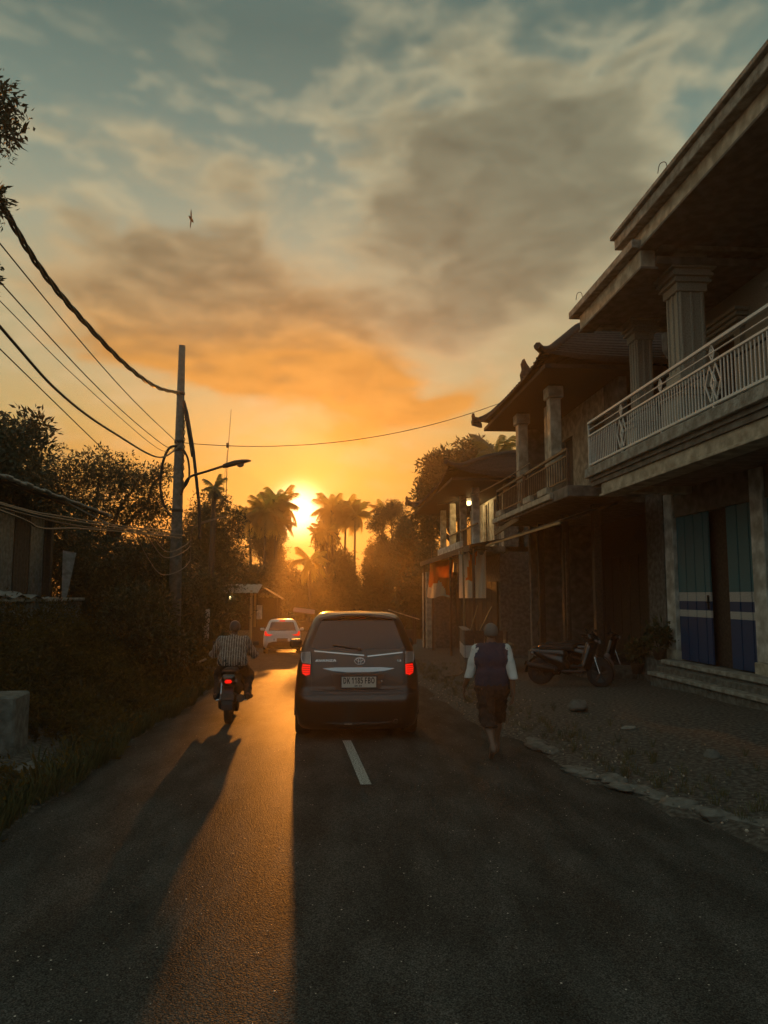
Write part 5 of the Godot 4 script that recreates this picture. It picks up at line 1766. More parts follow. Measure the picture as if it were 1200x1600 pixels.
# ---------------------------------------------------------------- huts and posts where the street bends away
func street_end() -> void:
	var h := thing("roadside_hut", "roadside hut with sheet roof and a lit bulb, left of the white car", "hut", Vector3(-4.5, slope(-40.0), -40.0))
	for p in [[-1.0, 0.9], [0.75, 0.9], [-1.0, -1.2], [0.75, -1.2]]:
		obj("post", box(Vector3(p[0] - 0.06, -0.1, p[1] - 0.06), Vector3(p[0] + 0.06, 2.95, p[1] + 0.06), 0.01), M.bamboo, h)
	obj("back_wall", box(Vector3(-1.1, -0.1, -1.3), Vector3(0.9, 2.9, -1.2)), M.dark_wood, h)
	obj("side_wall", box(Vector3(-1.12, -0.1, -1.2), Vector3(-1.06, 2.9, 0.9)), M.dark_wood, h)
	var s := S()
	for i in 16:
		var x0 := lerpf(-1.3, 1.1, i / 16.0)
		var x1 := lerpf(-1.3, 1.1, (i + 1) / 16.0)
		var y := 0.03 * (i % 2)
		for k in [0, 1]:
			q4(s, Vector3(x0, 2.82 + y - k * 0.012, 1.35), Vector3(x1, 2.85 - y - k * 0.012, 1.35), Vector3(x1, 3.3 - y - k * 0.012, -1.5), Vector3(x0, 3.27 + y - k * 0.012, -1.5), Vector3.UP if k == 0 else Vector3.DOWN)
	obj("roof_sheet", s, M.zinc, h)
	obj("counter", box(Vector3(-1.0, -0.1, 0.6), Vector3(0.75, 0.95, 0.85), 0.015), M.wood, h)
	var b := thing("bare_bulb", "small white bulb glowing under the hut's roof edge", "bulb", Vector3(-4.75, slope(-40.0) + 2.58, -38.75))
	s = S()
	lathe(s, [Vector2(0.001, -0.06), Vector2(0.045, -0.035), Vector2(0.055, 0.0), Vector2(0.03, 0.05), Vector2(0.02, 0.08), Vector2(0.001, 0.085)], 10)
	obj("bulb", s, M.bulb, b)
	s = S()
	tube(s, [Vector3(0, 0.08, 0), Vector3(0, 0.26, 0)], 0.012, 5)
	obj("cord", s, M.black_plastic, b)
	var l := OmniLight3D.new()
	l.name = "bulb_glow"
	l.light_color = Color(1.0, 0.9, 0.7)
	l.light_energy = 0.12
	l.light_size = 0.05
	l.omni_range = 10.0
	l.omni_attenuation = 2.0
	l.shadow_enabled = true
	b.add_child(l)
	var g := thing("roadside_hut", "second roadside hut with pale gable roof beside the lit one", "hut", Vector3(-3.25, slope(-41.0), -41.5))
	for p in [[-0.65, 0.9], [0.65, 0.9], [-0.65, -1.0], [0.65, -1.0]]:
		obj("post", box(Vector3(p[0] - 0.06, -0.1, p[1] - 0.06), Vector3(p[0] + 0.06, 2.6, p[1] + 0.06), 0.01), M.dark_wood, g)
	obj("back_wall", box(Vector3(-0.75, -0.1, -1.1), Vector3(0.75, 2.6, -1.0)), M.dark_wood, g)
	obj("front_board", box(Vector3(-0.7, -0.1, 0.92), Vector3(0.7, 1.1, 0.98), 0.01), M.dark_wood, g)
	for sg in [-1.0, 1.0]:
		s = S()
		q4(s, Vector3(0, 3.12, 1.3), Vector3(sg * 0.95, 2.55, 1.3), Vector3(sg * 0.95, 2.55, -1.3), Vector3(0, 3.12, -1.3), Vector3(0, 1, 0))
		q4(s, Vector3(0, 3.09, 1.3), Vector3(sg * 0.95, 2.52, 1.3), Vector3(sg * 0.95, 2.52, -1.3), Vector3(0, 3.09, -1.3), Vector3(0, -1, 0))
		q4(s, Vector3(0, 3.12, 1.3), Vector3(sg * 0.95, 2.55, 1.3), Vector3(sg * 0.95, 2.52, 1.3), Vector3(0, 3.09, 1.3), Vector3(0, 0, 1))
		obj("roof_sheet", s, M.rust_metal, g)
	var pn := thing("hanging_board", "pale blank board hanging on the front of the second hut", "board", Vector3(-3.45, slope(-41.0) + 1.5, -40.45))
	obj("board", box(Vector3(-0.14, 0, 0), Vector3(0.14, 0.72, 0.03), 0.008), M.white_wall, pn)
	obj("cleat", box(Vector3(-0.02, 0.72, 0.0), Vector3(0.02, 0.9, 0.02)), M.dark_wood, pn)
	var st := thing("market_stall", "small stall with a faded red roof board above the white car", "stall", Vector3(-1.7, slope(-60.0), -62.0))
	for x in [-1.1, 1.0]:
		obj("post", box(Vector3(x - 0.05, -0.1, -0.05), Vector3(x + 0.05, 1.5, 0.05), 0.01), M.dark_wood, st)
	s = S()
	bx(s, Vector3(-0.05, 1.6, 0.3), Vector3(1.7, 0.06, 0.9), 0.01, Basis(Vector3.BACK, -0.12) * Basis(Vector3.RIGHT, 0.35))
	var rm := mat(0.42, 0.16, 0.12, 0.7)
	obj("roof_board", s, rm, st)
	obj("table", box(Vector3(-1.0, 0.0, -0.3), Vector3(0.95, 0.8, 0.3), 0.02), M.dark_wood, st)
	var wp := thing("concrete_post", "pale upright roadside post left of the motorbike rider", "post", Vector3(-4.4, slope(-28.8) + 0.1, -28.8))
	s = S()
	lathe(s, [Vector2(0.001, -0.3), Vector2(0.11, -0.3), Vector2(0.085, 1.75), Vector2(0.06, 1.82), Vector2(0.001, 1.83)], 10, Transform3D(Basis(Vector3.BACK, -0.035), Vector3.ZERO))
	obj("shaft", s, M.white_wall, wp)
	var gp := thing("green_panel", "dull green panel standing beside the pale roadside post", "panel", Vector3(-4.75, slope(-29.0) + 0.2, -29.1), 0.15)
	obj("panel", box(Vector3(-0.22, -0.1, 0), Vector3(0.22, 0.62, 0.03), 0.008), M.teal, gp)
	obj("stake", box(Vector3(-0.03, -0.3, -0.04), Vector3(0.03, 0.6, 0.0)), M.dark_wood, gp)
	# planks on the bank, caught by the sun
	rng.seed = 61
	var labels := ["broad lit plank, leftmost on the plank heap by the road", "lit plank crossing the middle of the plank heap", "narrow plank sticking out toward the road from the heap", "short plank underneath the plank heap", "thin lath lying on top of the plank heap"]
	var where := [[Vector3(-4.1, 0.16, -22.2), 1.1, 0.34, 0.9], [Vector3(-3.75, 0.10, -22.0), 1.3, 0.22, 1.15], [Vector3(-3.35, 0.02, -21.9), 0.9, 0.18, 0.75], [Vector3(-3.9, 0.02, -22.3), 0.9, 0.3, 0.3], [Vector3(-3.6, 0.24, -22.1), 1.2, 0.07, 1.0]]
	for i in 5:
		var p := S()
		bx(p, Vector3(0, 0.02, 0), Vector3(where[i][1], 0.035, where[i][2]), 0.006)
		var pl := obj("plank", p, M.wood)
		pl.position = where[i][0] + Vector3(0, -0.25, 0)
		pl.rotation = Vector3(0.2, where[i][3] + 0.3, 0.12)
		tag(pl, labels[i], "plank", "plank heap on the left bank")
	tag(obj("plank_support", rock(Vector3(0.75, 0.3, 0.5), 63, 0.6), M.dirt), "earth mound under the plank heap", "mound")
	get_node("plank_support").position = Vector3(-3.8, -0.3, -22.3)
	# pale kiosk roof half hidden right of the black car
	var k := thing("kiosk", "small kiosk with pale roof right behind the black car", "kiosk", Vector3(4.3, slope(-44.0), -43.0))
	for p in [[-0.6, 0.5], [0.6, 0.5], [-0.6, -0.5], [0.6, -0.5]]:
		obj("post", box(Vector3(p[0] - 0.04, -0.1, p[1] - 0.04), Vector3(p[0] + 0.04, 1.75, p[1] + 0.04)), M.dark_wood, k)
	s = S()
	bx(s, Vector3(0, 1.75, 0), Vector3(1.7, 0.05, 1.5), 0.01, Basis(Vector3.BACK, -0.3))
	obj("roof_board", s, M.cream, k)
	obj("body", box(Vector3(-0.55, 0, -0.45), Vector3(0.55, 0.9, 0.45), 0.015), M.dark_wood, k)

# ---------------------------------------------------------------- cars: a body of horizontal outlines, rear at z = 0, nose toward -z
func car_row(P: Array, y: float) -> Array:
	var k := 0
	while k < P.size() - 2 and P[k + 1][0] < y:
		k += 1
	var t: float = clampf((y - P[k][0]) / (P[k + 1][0] - P[k][0]), 0.0, 1.0)
	var out := [y]
	for i in range(1, 6):
		out.append(lerpf(P[k][i], P[k + 1][i], t))
	return out

func car_rear(P: Array, x: float, y: float) -> Vector3:
	var r := car_row(P, y)
	var xc: float = r[3] - r[4]
	var z: float = r[1] - 0.05 * pow(minf(absf(x), r[3]) / r[3], 2.0)
	if absf(x) > xc:
		var d: float = minf(absf(x) - xc, r[4])
		z += sqrt(maxf(r[4] * r[4] - d * d, 0.0)) - r[4]
	return Vector3(x, y, z)

func on_rear(P: Array) -> Callable:
	return func(p: Vector2) -> Array:
		var a := car_rear(P, p.x, p.y)
		var dx := car_rear(P, p.x + 0.01, p.y) - car_rear(P, p.x - 0.01, p.y)
		var dy := car_rear(P, p.x, p.y + 0.01) - car_rear(P, p.x, p.y - 0.01)
		return [a, dx.cross(dy).normalized()]

func on_side(P: Array, sg: float) -> Callable:
	# p.x runs along z
	return func(p: Vector2) -> Array:
		var r := car_row(P, p.y)
		var r2 := car_row(P, p.y + 0.02)
		return [Vector3(sg * r[3], p.y, p.x), Vector3(sg * 0.02, -(r2[3] - r[3]), 0).normalized()]

func car_body(P: Array) -> SurfaceTool:
	var s := S()
	s.set_smooth_group(0)
	var rows := []
	var ys := []
	for k in P.size() - 1:
		var n := maxi(1, int((P[k + 1][0] - P[k][0]) / 0.05))
		for j in n:
			ys.append(lerpf(P[k][0], P[k + 1][0], float(j) / n))
	ys.append(P[-1][0])
	for y in ys:
		var r := car_row(P, y)
		var hw: float = r[3]
		var ring := []
		var xc: float = hw - r[4]
		for i in 17:
			ring.append(car_rear(P, lerpf(-xc, xc, i / 16.0), y))
		for i in range(1, 7):
			ring.append(car_rear(P, xc + r[4] * sin(i / 6.0 * PI * 0.5), y))
		var fx: float = hw * 0.93
		var fr: float = minf(r[5], fx * 0.9)
		var z0: float = ring[-1].z
		var z1: float = r[2] + fr
		for i in range(1, 8):
			var t := i / 7.0
			ring.append(Vector3(lerpf(hw, fx, t * t), y, lerpf(z0, z1, t)))
		for i in range(1, 7):
			var a := i / 6.0 * PI * 0.5
			ring.append(Vector3(fx - fr * (1.0 - cos(a)), y, z1 - fr * sin(a)))
		var half := ring.size()
		for i in range(half - 1, 16, -1):
			ring.append(Vector3(-ring[i].x, y, ring[i].z))
		rows.append(ring)
	for i in rows.size() - 1:
		var a: Array = rows[i]
		var b: Array = rows[i + 1]
		for k in a.size():
			var k2 := (k + 1) % a.size()
			q4(s, a[k], a[k2], b[k2], b[k], a[k] - Vector3(0, a[k].y, -1.9 if a[k].z > -3.0 else -2.2))
	for e in [0, rows.size() - 1]:
		var c := Vector3.ZERO
		for p in rows[e]:
			c += p / rows[e].size()
		if e > 0:
			c.y += 0.012
		for k in rows[e].size():
			t3(s, c, rows[e][k], rows[e][(k + 1) % rows[e].size()], Vector3.UP if e else Vector3.DOWN)
	return s

func wheel(parent: Node, at: Vector3, r: float, w: float, called := "wheel") -> void:
	var o := Node3D.new()
	o.name = called
	parent.add_child(o, true)
	o.position = at
	var xf := Transform3D(Basis(Vector3.BACK, PI / 2), Vector3.ZERO)
	var s := S()
	var h := w * 0.5
	lathe(s, [Vector2(r * 0.62, -h), Vector2(r * 0.92, -h), Vector2(r * 0.99, -h * 0.7), Vector2(r, 0), Vector2(r * 0.99, h * 0.7), Vector2(r * 0.92, h), Vector2(r * 0.62, h)], 24, xf)
	obj("tyre", s, M.black_rubber, o)
	s = S()
	lathe(s, [Vector2(r * 0.63, -h * 0.9), Vector2(r * 0.55, -h * 0.6), Vector2(0.02, -h * 0.5), Vector2(0.02, h * 0.5), Vector2(r * 0.55, h * 0.6), Vector2(r * 0.63, h * 0.9)], 20, xf)
	for k in 5:
		var b := Basis(Vector3.RIGHT, TAU * k / 5.0)
		for sg in [-1.0, 1.0]:
			bx(s, b * Vector3(sg * h * 0.7, r * 0.32, 0), Vector3(0.02, r * 0.56, 0.05), 0.006, b)
	obj("rim", s, M.chrome if called == "wheel" else M.dark_metal, o)

func poly(a: Array) -> PackedVector2Array:
	var p := PackedVector2Array()
	for i in range(0, a.size(), 2):
		p.append(Vector2(a[i], a[i + 1]))
	return p

func flip(p: PackedVector2Array) -> PackedVector2Array:
	var q := PackedVector2Array()
	for v in p:
		q.append(Vector2(-v.x, v.y))
	q.reverse()
	return q

func letters(text: String, size: float, at: Transform3D, m: Material, parent: Node, called: String, sx := 1.0, bold := 700) -> void:
	var f := SystemFont.new()
	f.font_names = PackedStringArray(["Droid Sans"])
	f.font_weight = bold
	var t := TextMesh.new()
	t.text = text
	t.font = f
	t.font_size = 48
	t.pixel_size = size / 34.0
	t.depth = 0.004
	t.curve_step = 1.0
	var o := put_mesh(called, t, m, parent)
	o.transform = Transform3D(at.basis.scaled_local(Vector3(sx, 1, 1)), at.origin)

func oval(s: SurfaceTool, P: Array, cx: float, cy: float, ax: float, ay: float, r: float, lift: float) -> void:
	var pts := []
	var f := on_rear(P)
	for i in 29:
		var a := TAU * i / 28.0
		var e: Array = f.call(Vector2(cx + ax * cos(a), cy + ay * sin(a)))
		pts.append(e[0] + e[1] * lift)
	tube(s, pts, r, 6, false)

func mpv() -> void:
	var o := thing("minivan", "black people carrier seen from behind, in the middle of the road", "car", Vector3(0.43, slope(-11.0) - 0.005, -10.35))
	o.rotation.x = 0.004
	var P := [[0.15, -0.16, -3.95, 0.76, 0.20, 0.4], [0.22, -0.03, -4.08, 0.80, 0.22, 0.4], [0.42, 0.0, -4.13, 0.835, 0.22, 0.42], [0.56, 0.01, -4.14, 0.84, 0.22, 0.42], [0.63, -0.01, -4.12, 0.838, 0.2, 0.42], [0.67, -0.05, -4.1, 0.835, 0.19, 0.42], [0.85, -0.06, -4.05, 0.825, 0.18, 0.42], [0.95, -0.065, -3.7, 0.815, 0.17, 0.42], [1.03, -0.07, -3.1, 0.80, 0.16, 0.4], [1.2, -0.10, -2.72, 0.765, 0.15, 0.3], [1.4, -0.18, -2.35, 0.69, 0.15, 0.26], [1.55, -0.25, -2.1, 0.63, 0.15, 0.26], [1.62, -0.30, -1.98, 0.59, 0.15, 0.26], [1.665, -0.36, -1.85, 0.54, 0.14, 0.26], [1.69, -0.5, -1.6, 0.45, 0.14, 0.26]]
	obj("body", car_body(P), M.black_paint, o)
	var f := on_rear(P)
	obj("rear_window", patch(poly([-0.62, 1.235, -0.55, 1.21, 0.55, 1.21, 0.62, 1.235, 0.505, 1.56, 0.47, 1.60, -0.47, 1.60, -0.505, 1.56]), f, 0.004, 0.07), M.glass_dark, o)
	for sg in [-1.0, 1.0]:
		var fs := on_side(P, sg)
		var side_i := 0
		for w in [[-0.42, -1.05], [-1.12, -1.9], [-1.97, -2.55]]:
			var q := poly([w[0], 1.16, w[1], 1.16, w[1] + (0.16 if side_i == 2 else 0.02), 1.5, w[0] - (0.1 if side_i == 0 else 0.0), 1.5])
			obj("side_window", patch(q, fs, 0.004, 0.12), M.glass_dark, o)
			side_i += 1
		var lens := poly([0.635, 1.175, 0.63, 1.02, 0.735, 1.035, 0.752, 1.10, 0.745, 1.165])
		var red := poly([0.637, 1.008, 0.64, 0.885, 0.69, 0.868, 0.735, 0.895, 0.742, 0.96, 0.73, 1.016])
		if sg < 0:
			lens = flip(lens)
			red = flip(red)
		var lamp := obj("tail_lamp", patch(red, f, 0.014, 0.045), M.tail_lit, o)
		lamp.set_meta("label", "red tail lamp, glowing")
		obj("lamp_surround", patch(poly([0.628, 1.02, 0.63, 0.87, 0.69, 0.852, 0.748, 0.885, 0.755, 0.965, 0.738, 1.028]) if sg > 0 else flip(poly([0.628, 1.02, 0.63, 0.87, 0.69, 0.852, 0.748, 0.885, 0.755, 0.965, 0.738, 1.028])), f, 0.008, 0.045), M.tail_dim, lamp)
		var ribs := S()
		for j in 4:
			var rp := []
			for i in 5:
				var e2: Array = f.call(Vector2(sg * lerpf(0.642, 0.735, i / 4.0), 0.905 + j * 0.027))
				rp.append(e2[0] + e2[1] * 0.0155)
			tube(ribs, rp, 0.0028, 4, false)
		obj("lens_rib", ribs, M.tail_dim, lamp).set_meta("kind", "stuff")
		obj("reversing_lens", patch(lens, f, 0.012, 0.045), M.lens_clear, lamp)
		var s := S()
		var pts := []
		for v in lens:
			var e: Array = f.call(v)
			pts.append(e[0] + e[1] * 0.014)
		pts.append(pts[0])
		tube(s, pts, 0.0055, 5, false)
		obj("lens_rim", s, M.chrome, lamp)
		# door mirror
		s = S()
		bx(s, Vector3(sg * 0.93, 1.12, -2.72), Vector3(0.2, 0.15, 0.09), 0.035)
		rail(s, Vector3(sg * 0.8, 1.07, -2.74), Vector3(sg * 0.9, 1.1, -2.74), 0.05)
		obj("door_mirror", s, M.black_paint, o)
		for z in [-0.78, -3.38]:
			wheel(o, Vector3(sg * 0.745, 0.30, z), 0.30, 0.2)
			s = S()
			var arch := []
			for i in 13:
				var a := PI * i / 12.0
				arch.append(Vector3(sg * 0.838, 0.30 + sin(a) * 0.35, z + cos(a) * 0.35))
			tube(s, arch, 0.02, 5)
			obj("wheel_arch", s, M.black_plastic, o)
	obj("chrome_strip", patch(poly([-0.585, 1.196, 0.08, 1.137, 0.08, 1.121, -0.585, 1.180]), f, 0.008, 0.06), M.chrome, o)
	obj("chrome_strip", patch(poly([0.125, 1.125, 0.60, 1.172, 0.60, 1.156, 0.125, 1.109]), f, 0.008, 0.06), M.chrome, o)
	var garnish := mat(0.62, 0.65, 0.70, 0.18, 0.95)
	obj("garnish", patch(poly([-0.47, 0.962, -0.30, 0.975, 0.30, 0.975, 0.49, 0.958, 0.36, 0.928, 0.15, 0.912, -0.15, 0.912, -0.34, 0.930]), f, 0.022, 0.05), garnish, o)
	obj("bumper_strip", patch(poly([-0.43, 0.262, -0.2, 0.252, 0.2, 0.252, 0.43, 0.262, 0.2, 0.240, -0.2, 0.240]), f, 0.012, 0.06), M.chrome, o)
	for sg in [-1.0, 1.0]:
		var gp := poly([0.612, 1.20, 0.622, 1.20, 0.625, 0.66, 0.615, 0.66])
		obj("tailgate_gap", patch(gp if sg > 0 else flip(gp), f, 0.002, 0.05), M.ink, o)
	obj("tailgate_gap", patch(poly([-0.60, 0.665, 0.60, 0.665, 0.60, 0.655, -0.60, 0.655]), f, 0.002, 0.05), M.ink, o)
	obj("tailgate_crease", patch(poly([-0.60, 0.705, -0.42, 0.69, 0.42, 0.69, 0.60, 0.705, 0.60, 0.697, 0.42, 0.675, -0.42, 0.675, -0.60, 0.697]), f, 0.006, 0.05), M.black_paint, o)
	obj("bumper_groove", patch(poly([-0.78, 0.635, 0.78, 0.635, 0.78, 0.622, -0.78, 0.622]), f, 0.003, 0.06), M.black_plastic, o)
	obj("plate_recess", patch(poly([-0.36, 0.885, 0.36, 0.885, 0.30, 0.69, -0.30, 0.69]), f, 0.002, 0.06), M.black_plastic, o)
	# number plate
	var e0: Array = f.call(Vector2(0.01, 0.785))
	var tilt := Basis(Vector3.RIGHT, 0.03)
	var s := S()
	bx(s, Vector3.ZERO, Vector3(0.46, 0.146, 0.008), 0.003)
	var pl := obj("number_plate", s, M.plate, o)
	pl.transform = Transform3D(tilt, e0[0] + Vector3(0, 0, 0.02))
	letters("DK 1185 FBO", 0.078, Transform3D(Basis.IDENTITY, Vector3(0, 0.018, 0.0055)), M.ink, pl, "plate_lettering", 0.64)
	letters("09 28", 0.022, Transform3D(Basis.IDENTITY, Vector3(-0.01, -0.050, 0.0055)), M.ink, pl, "plate_lettering", 1.3)
	s = S()
	for r in [[Vector3(0, 0.075, 0), Vector3(0.475, 0.010, 0.016)], [Vector3(0, -0.075, 0), Vector3(0.475, 0.010, 0.016)], [Vector3(0.235, 0, 0), Vector3(0.010, 0.14, 0.016)], [Vector3(-0.235, 0, 0), Vector3(0.010, 0.14, 0.016)]]:
		bx(s, r[0], r[1], 0.003)
	obj("plate_frame", s, M.black_plastic, pl)
	s = S()
	lathe(s, [Vector2(0.012, 0), Vector2(0.012, 0.008), Vector2(0.001, 0.011)], 10, Transform3D(Basis(Vector3.RIGHT, PI / 2), (f.call(Vector2(0.315, 0.79))[0] as Vector3) + Vector3(0, 0, 0.004)))
	obj("tailgate_button", s, M.chrome, o)
	# emblem: three ovals
	s = S()
	oval(s, P, 0.02, 1.055, 0.066, 0.043, 0.0065, 0.012)
	oval(s, P, 0.02, 1.072, 0.046, 0.021, 0.0055, 0.014)
	oval(s, P, 0.02, 1.053, 0.018, 0.038, 0.0055, 0.016)
	obj("emblem", s, M.chrome, o)
	var ea: Array = f.call(Vector2(-0.43, 1.062))
	letters("AVANZA", 0.030, Transform3D(Basis(Vector3.RIGHT, -0.1) * Basis(Vector3.UP, -0.06), ea[0] + ea[1] * 0.012), M.chrome, o, "model_lettering", 1.7)
	var eb: Array = f.call(Vector2(0.55, 1.055))
	letters("1.5", 0.024, Transform3D(Basis(Vector3.RIGHT, -0.1) * Basis(Vector3.UP, 0.06), eb[0] + eb[1] * 0.012), M.chrome, o, "model_lettering", 1.3)
	# spoiler lip, brake lamp, wiper, aerial fin
	s = S()
	s.set_smooth_group(0)
	var rings := []
	for i in 15:
		var x := lerpf(-0.53, 0.53, i / 14.0)
		var yb := 1.655 - 0.055 * pow(absf(x) / 0.53, 2.5)
		var zb := -0.26 - 0.06 * pow(absf(x) / 0.53, 2.0)
		rings.append([Vector3(x, yb + 0.028, zb - 0.24), Vector3(x, yb + 0.03, zb - 0.06), Vector3(x, yb + 0.012, zb + 0.03), Vector3(x, yb - 0.012, zb + 0.02), Vector3(x, yb - 0.03, zb - 0.08)])
	for i in 14:
		for k in 4:
			q4(s, rings[i][k], rings[i][k + 1], rings[i + 1][k + 1], rings[i + 1][k], rings[i][k] + rings[i][k + 1] - Vector3(0, 3.24, -0.8))
	obj("roof_spoiler", s, M.black_paint, o)
	obj("high_brake_lamp", patch(poly([-0.11, 1.622, 0.11, 1.622, 0.11, 1.606, -0.11, 1.606]), f, 0.008, 0.05), M.tail_dim, o)
	s = S()
	var w0: Array = f.call(Vector2(0.02, 1.205))
	var w1: Array = f.call(Vector2(-0.34, 1.262))
	tube(s, [w0[0] + w0[1] * 0.03, w1[0] + w1[1] * 0.022], 0.009, 5)
	bx(s, w0[0] + w0[1] * 0.015, Vector3(0.06, 0.04, 0.04), 0.01)
	obj("rear_wiper", s, M.black_plastic, o)
	s = S()
	tube(s, [Vector3(0.5, 0.28, -0.12), Vector3(0.5, 0.27, 0.0)], 0.03, 8)
	obj("tail_pipe", s, M.dark_metal, o)

func hatchback() -> void:
	var o := thing("hatchback", "white hatchback with red brake lamps driving ahead of the black car", "car", Vector3(-1.92, slope(-35.0) - 0.01, -34.4), 0.06)
	var P := [[0.22, -0.2, -3.4, 0.70, 0.2, 0.4], [0.30, -0.04, -3.55, 0.80, 0.22, 0.4], [0.42, 0.0, -3.6, 0.83, 0.24, 0.42], [0.58, 0.01, -3.6, 0.83, 0.24, 0.42], [0.66, -0.03, -3.58, 0.825, 0.22, 0.42], [0.85, -0.06, -3.4, 0.81, 0.2, 0.42], [0.97, -0.09, -2.8, 0.79, 0.2, 0.4], [1.05, -0.12, -2.5, 0.765, 0.2, 0.3], [1.2, -0.22, -2.2, 0.69, 0.2, 0.26], [1.36, -0.34, -1.9, 0.62, 0.2, 0.26], [1.44, -0.42, -1.75, 0.575, 0.18, 0.26], [1.485, -0.52, -1.6, 0.52, 0.15, 0.26], [1.51, -0.7, -1.4, 0.42, 0.14, 0.26]]
	obj("body", car_body(P), M.white_car, o)
	var f := on_rear(P)
	obj("rear_window", patch(poly([-0.60, 1.03, 0.60, 1.03, 0.50, 1.37, 0.44, 1.40, -0.44, 1.40, -0.50, 1.37]), f, 0.005, 0.08), M.glass_dark, o)
	obj("high_brake_lamp", patch(poly([-0.12, 1.455, 0.12, 1.455, 0.12, 1.425, -0.12, 1.425]), f, 0.015, 0.06), M.tail_lit, o)
	obj("rear_bumper", patch(poly([-0.60, 0.50, -0.38, 0.56, 0.38, 0.56, 0.60, 0.50, 0.70, 0.27, -0.70, 0.27]), f, 0.012, 0.07), M.black_plastic, o)
	obj("number_plate", patch(poly([-0.24, 0.70, 0.24, 0.70, 0.24, 0.55, -0.24, 0.55]), f, 0.02, 0.08), M.dark_metal, o)
	obj("skid_strip", patch(poly([-0.50, 0.335, 0.50, 0.335, 0.50, 0.275, -0.50, 0.275]), f, 0.03, 0.08), M.zinc, o)
	for sg in [-1.0, 1.0]:
		var red := poly([0.42, 0.86, 0.55, 0.80, 0.74, 0.80, 0.765, 0.88, 0.76, 0.99, 0.70, 1.0, 0.66, 0.9, 0.55, 0.86])
		var spot := poly([0.33, 0.61, 0.38, 0.61, 0.38, 0.69, 0.33, 0.69])
		if sg < 0:
			red = flip(red)
			spot = flip(spot)
		obj("tail_lamp", patch(red, f, 0.015, 0.05), M.tail_lit, o)
		obj("reflector", patch(spot, f, 0.016, 0.05), M.lens_clear, o)
		var fs := on_side(P, sg)
		for w in [[-0.85, -1.5], [-1.56, -2.15]]:
			obj("side_window", patch(poly([w[0], 1.0, w[1], 1.0, w[1] + 0.14, 1.33, w[0], 1.33]), fs, 0.004, 0.12), M.glass_dark, o)
		var s := S()
		bx(s, Vector3(sg * 0.92, 1.0, -2.35), Vector3(0.2, 0.13, 0.09), 0.035)
		obj("door_mirror", s, M.white_car, o)
		for z in [-0.68, -2.95]:
			wheel(o, Vector3(sg * 0.735, 0.29, z), 0.29, 0.18)

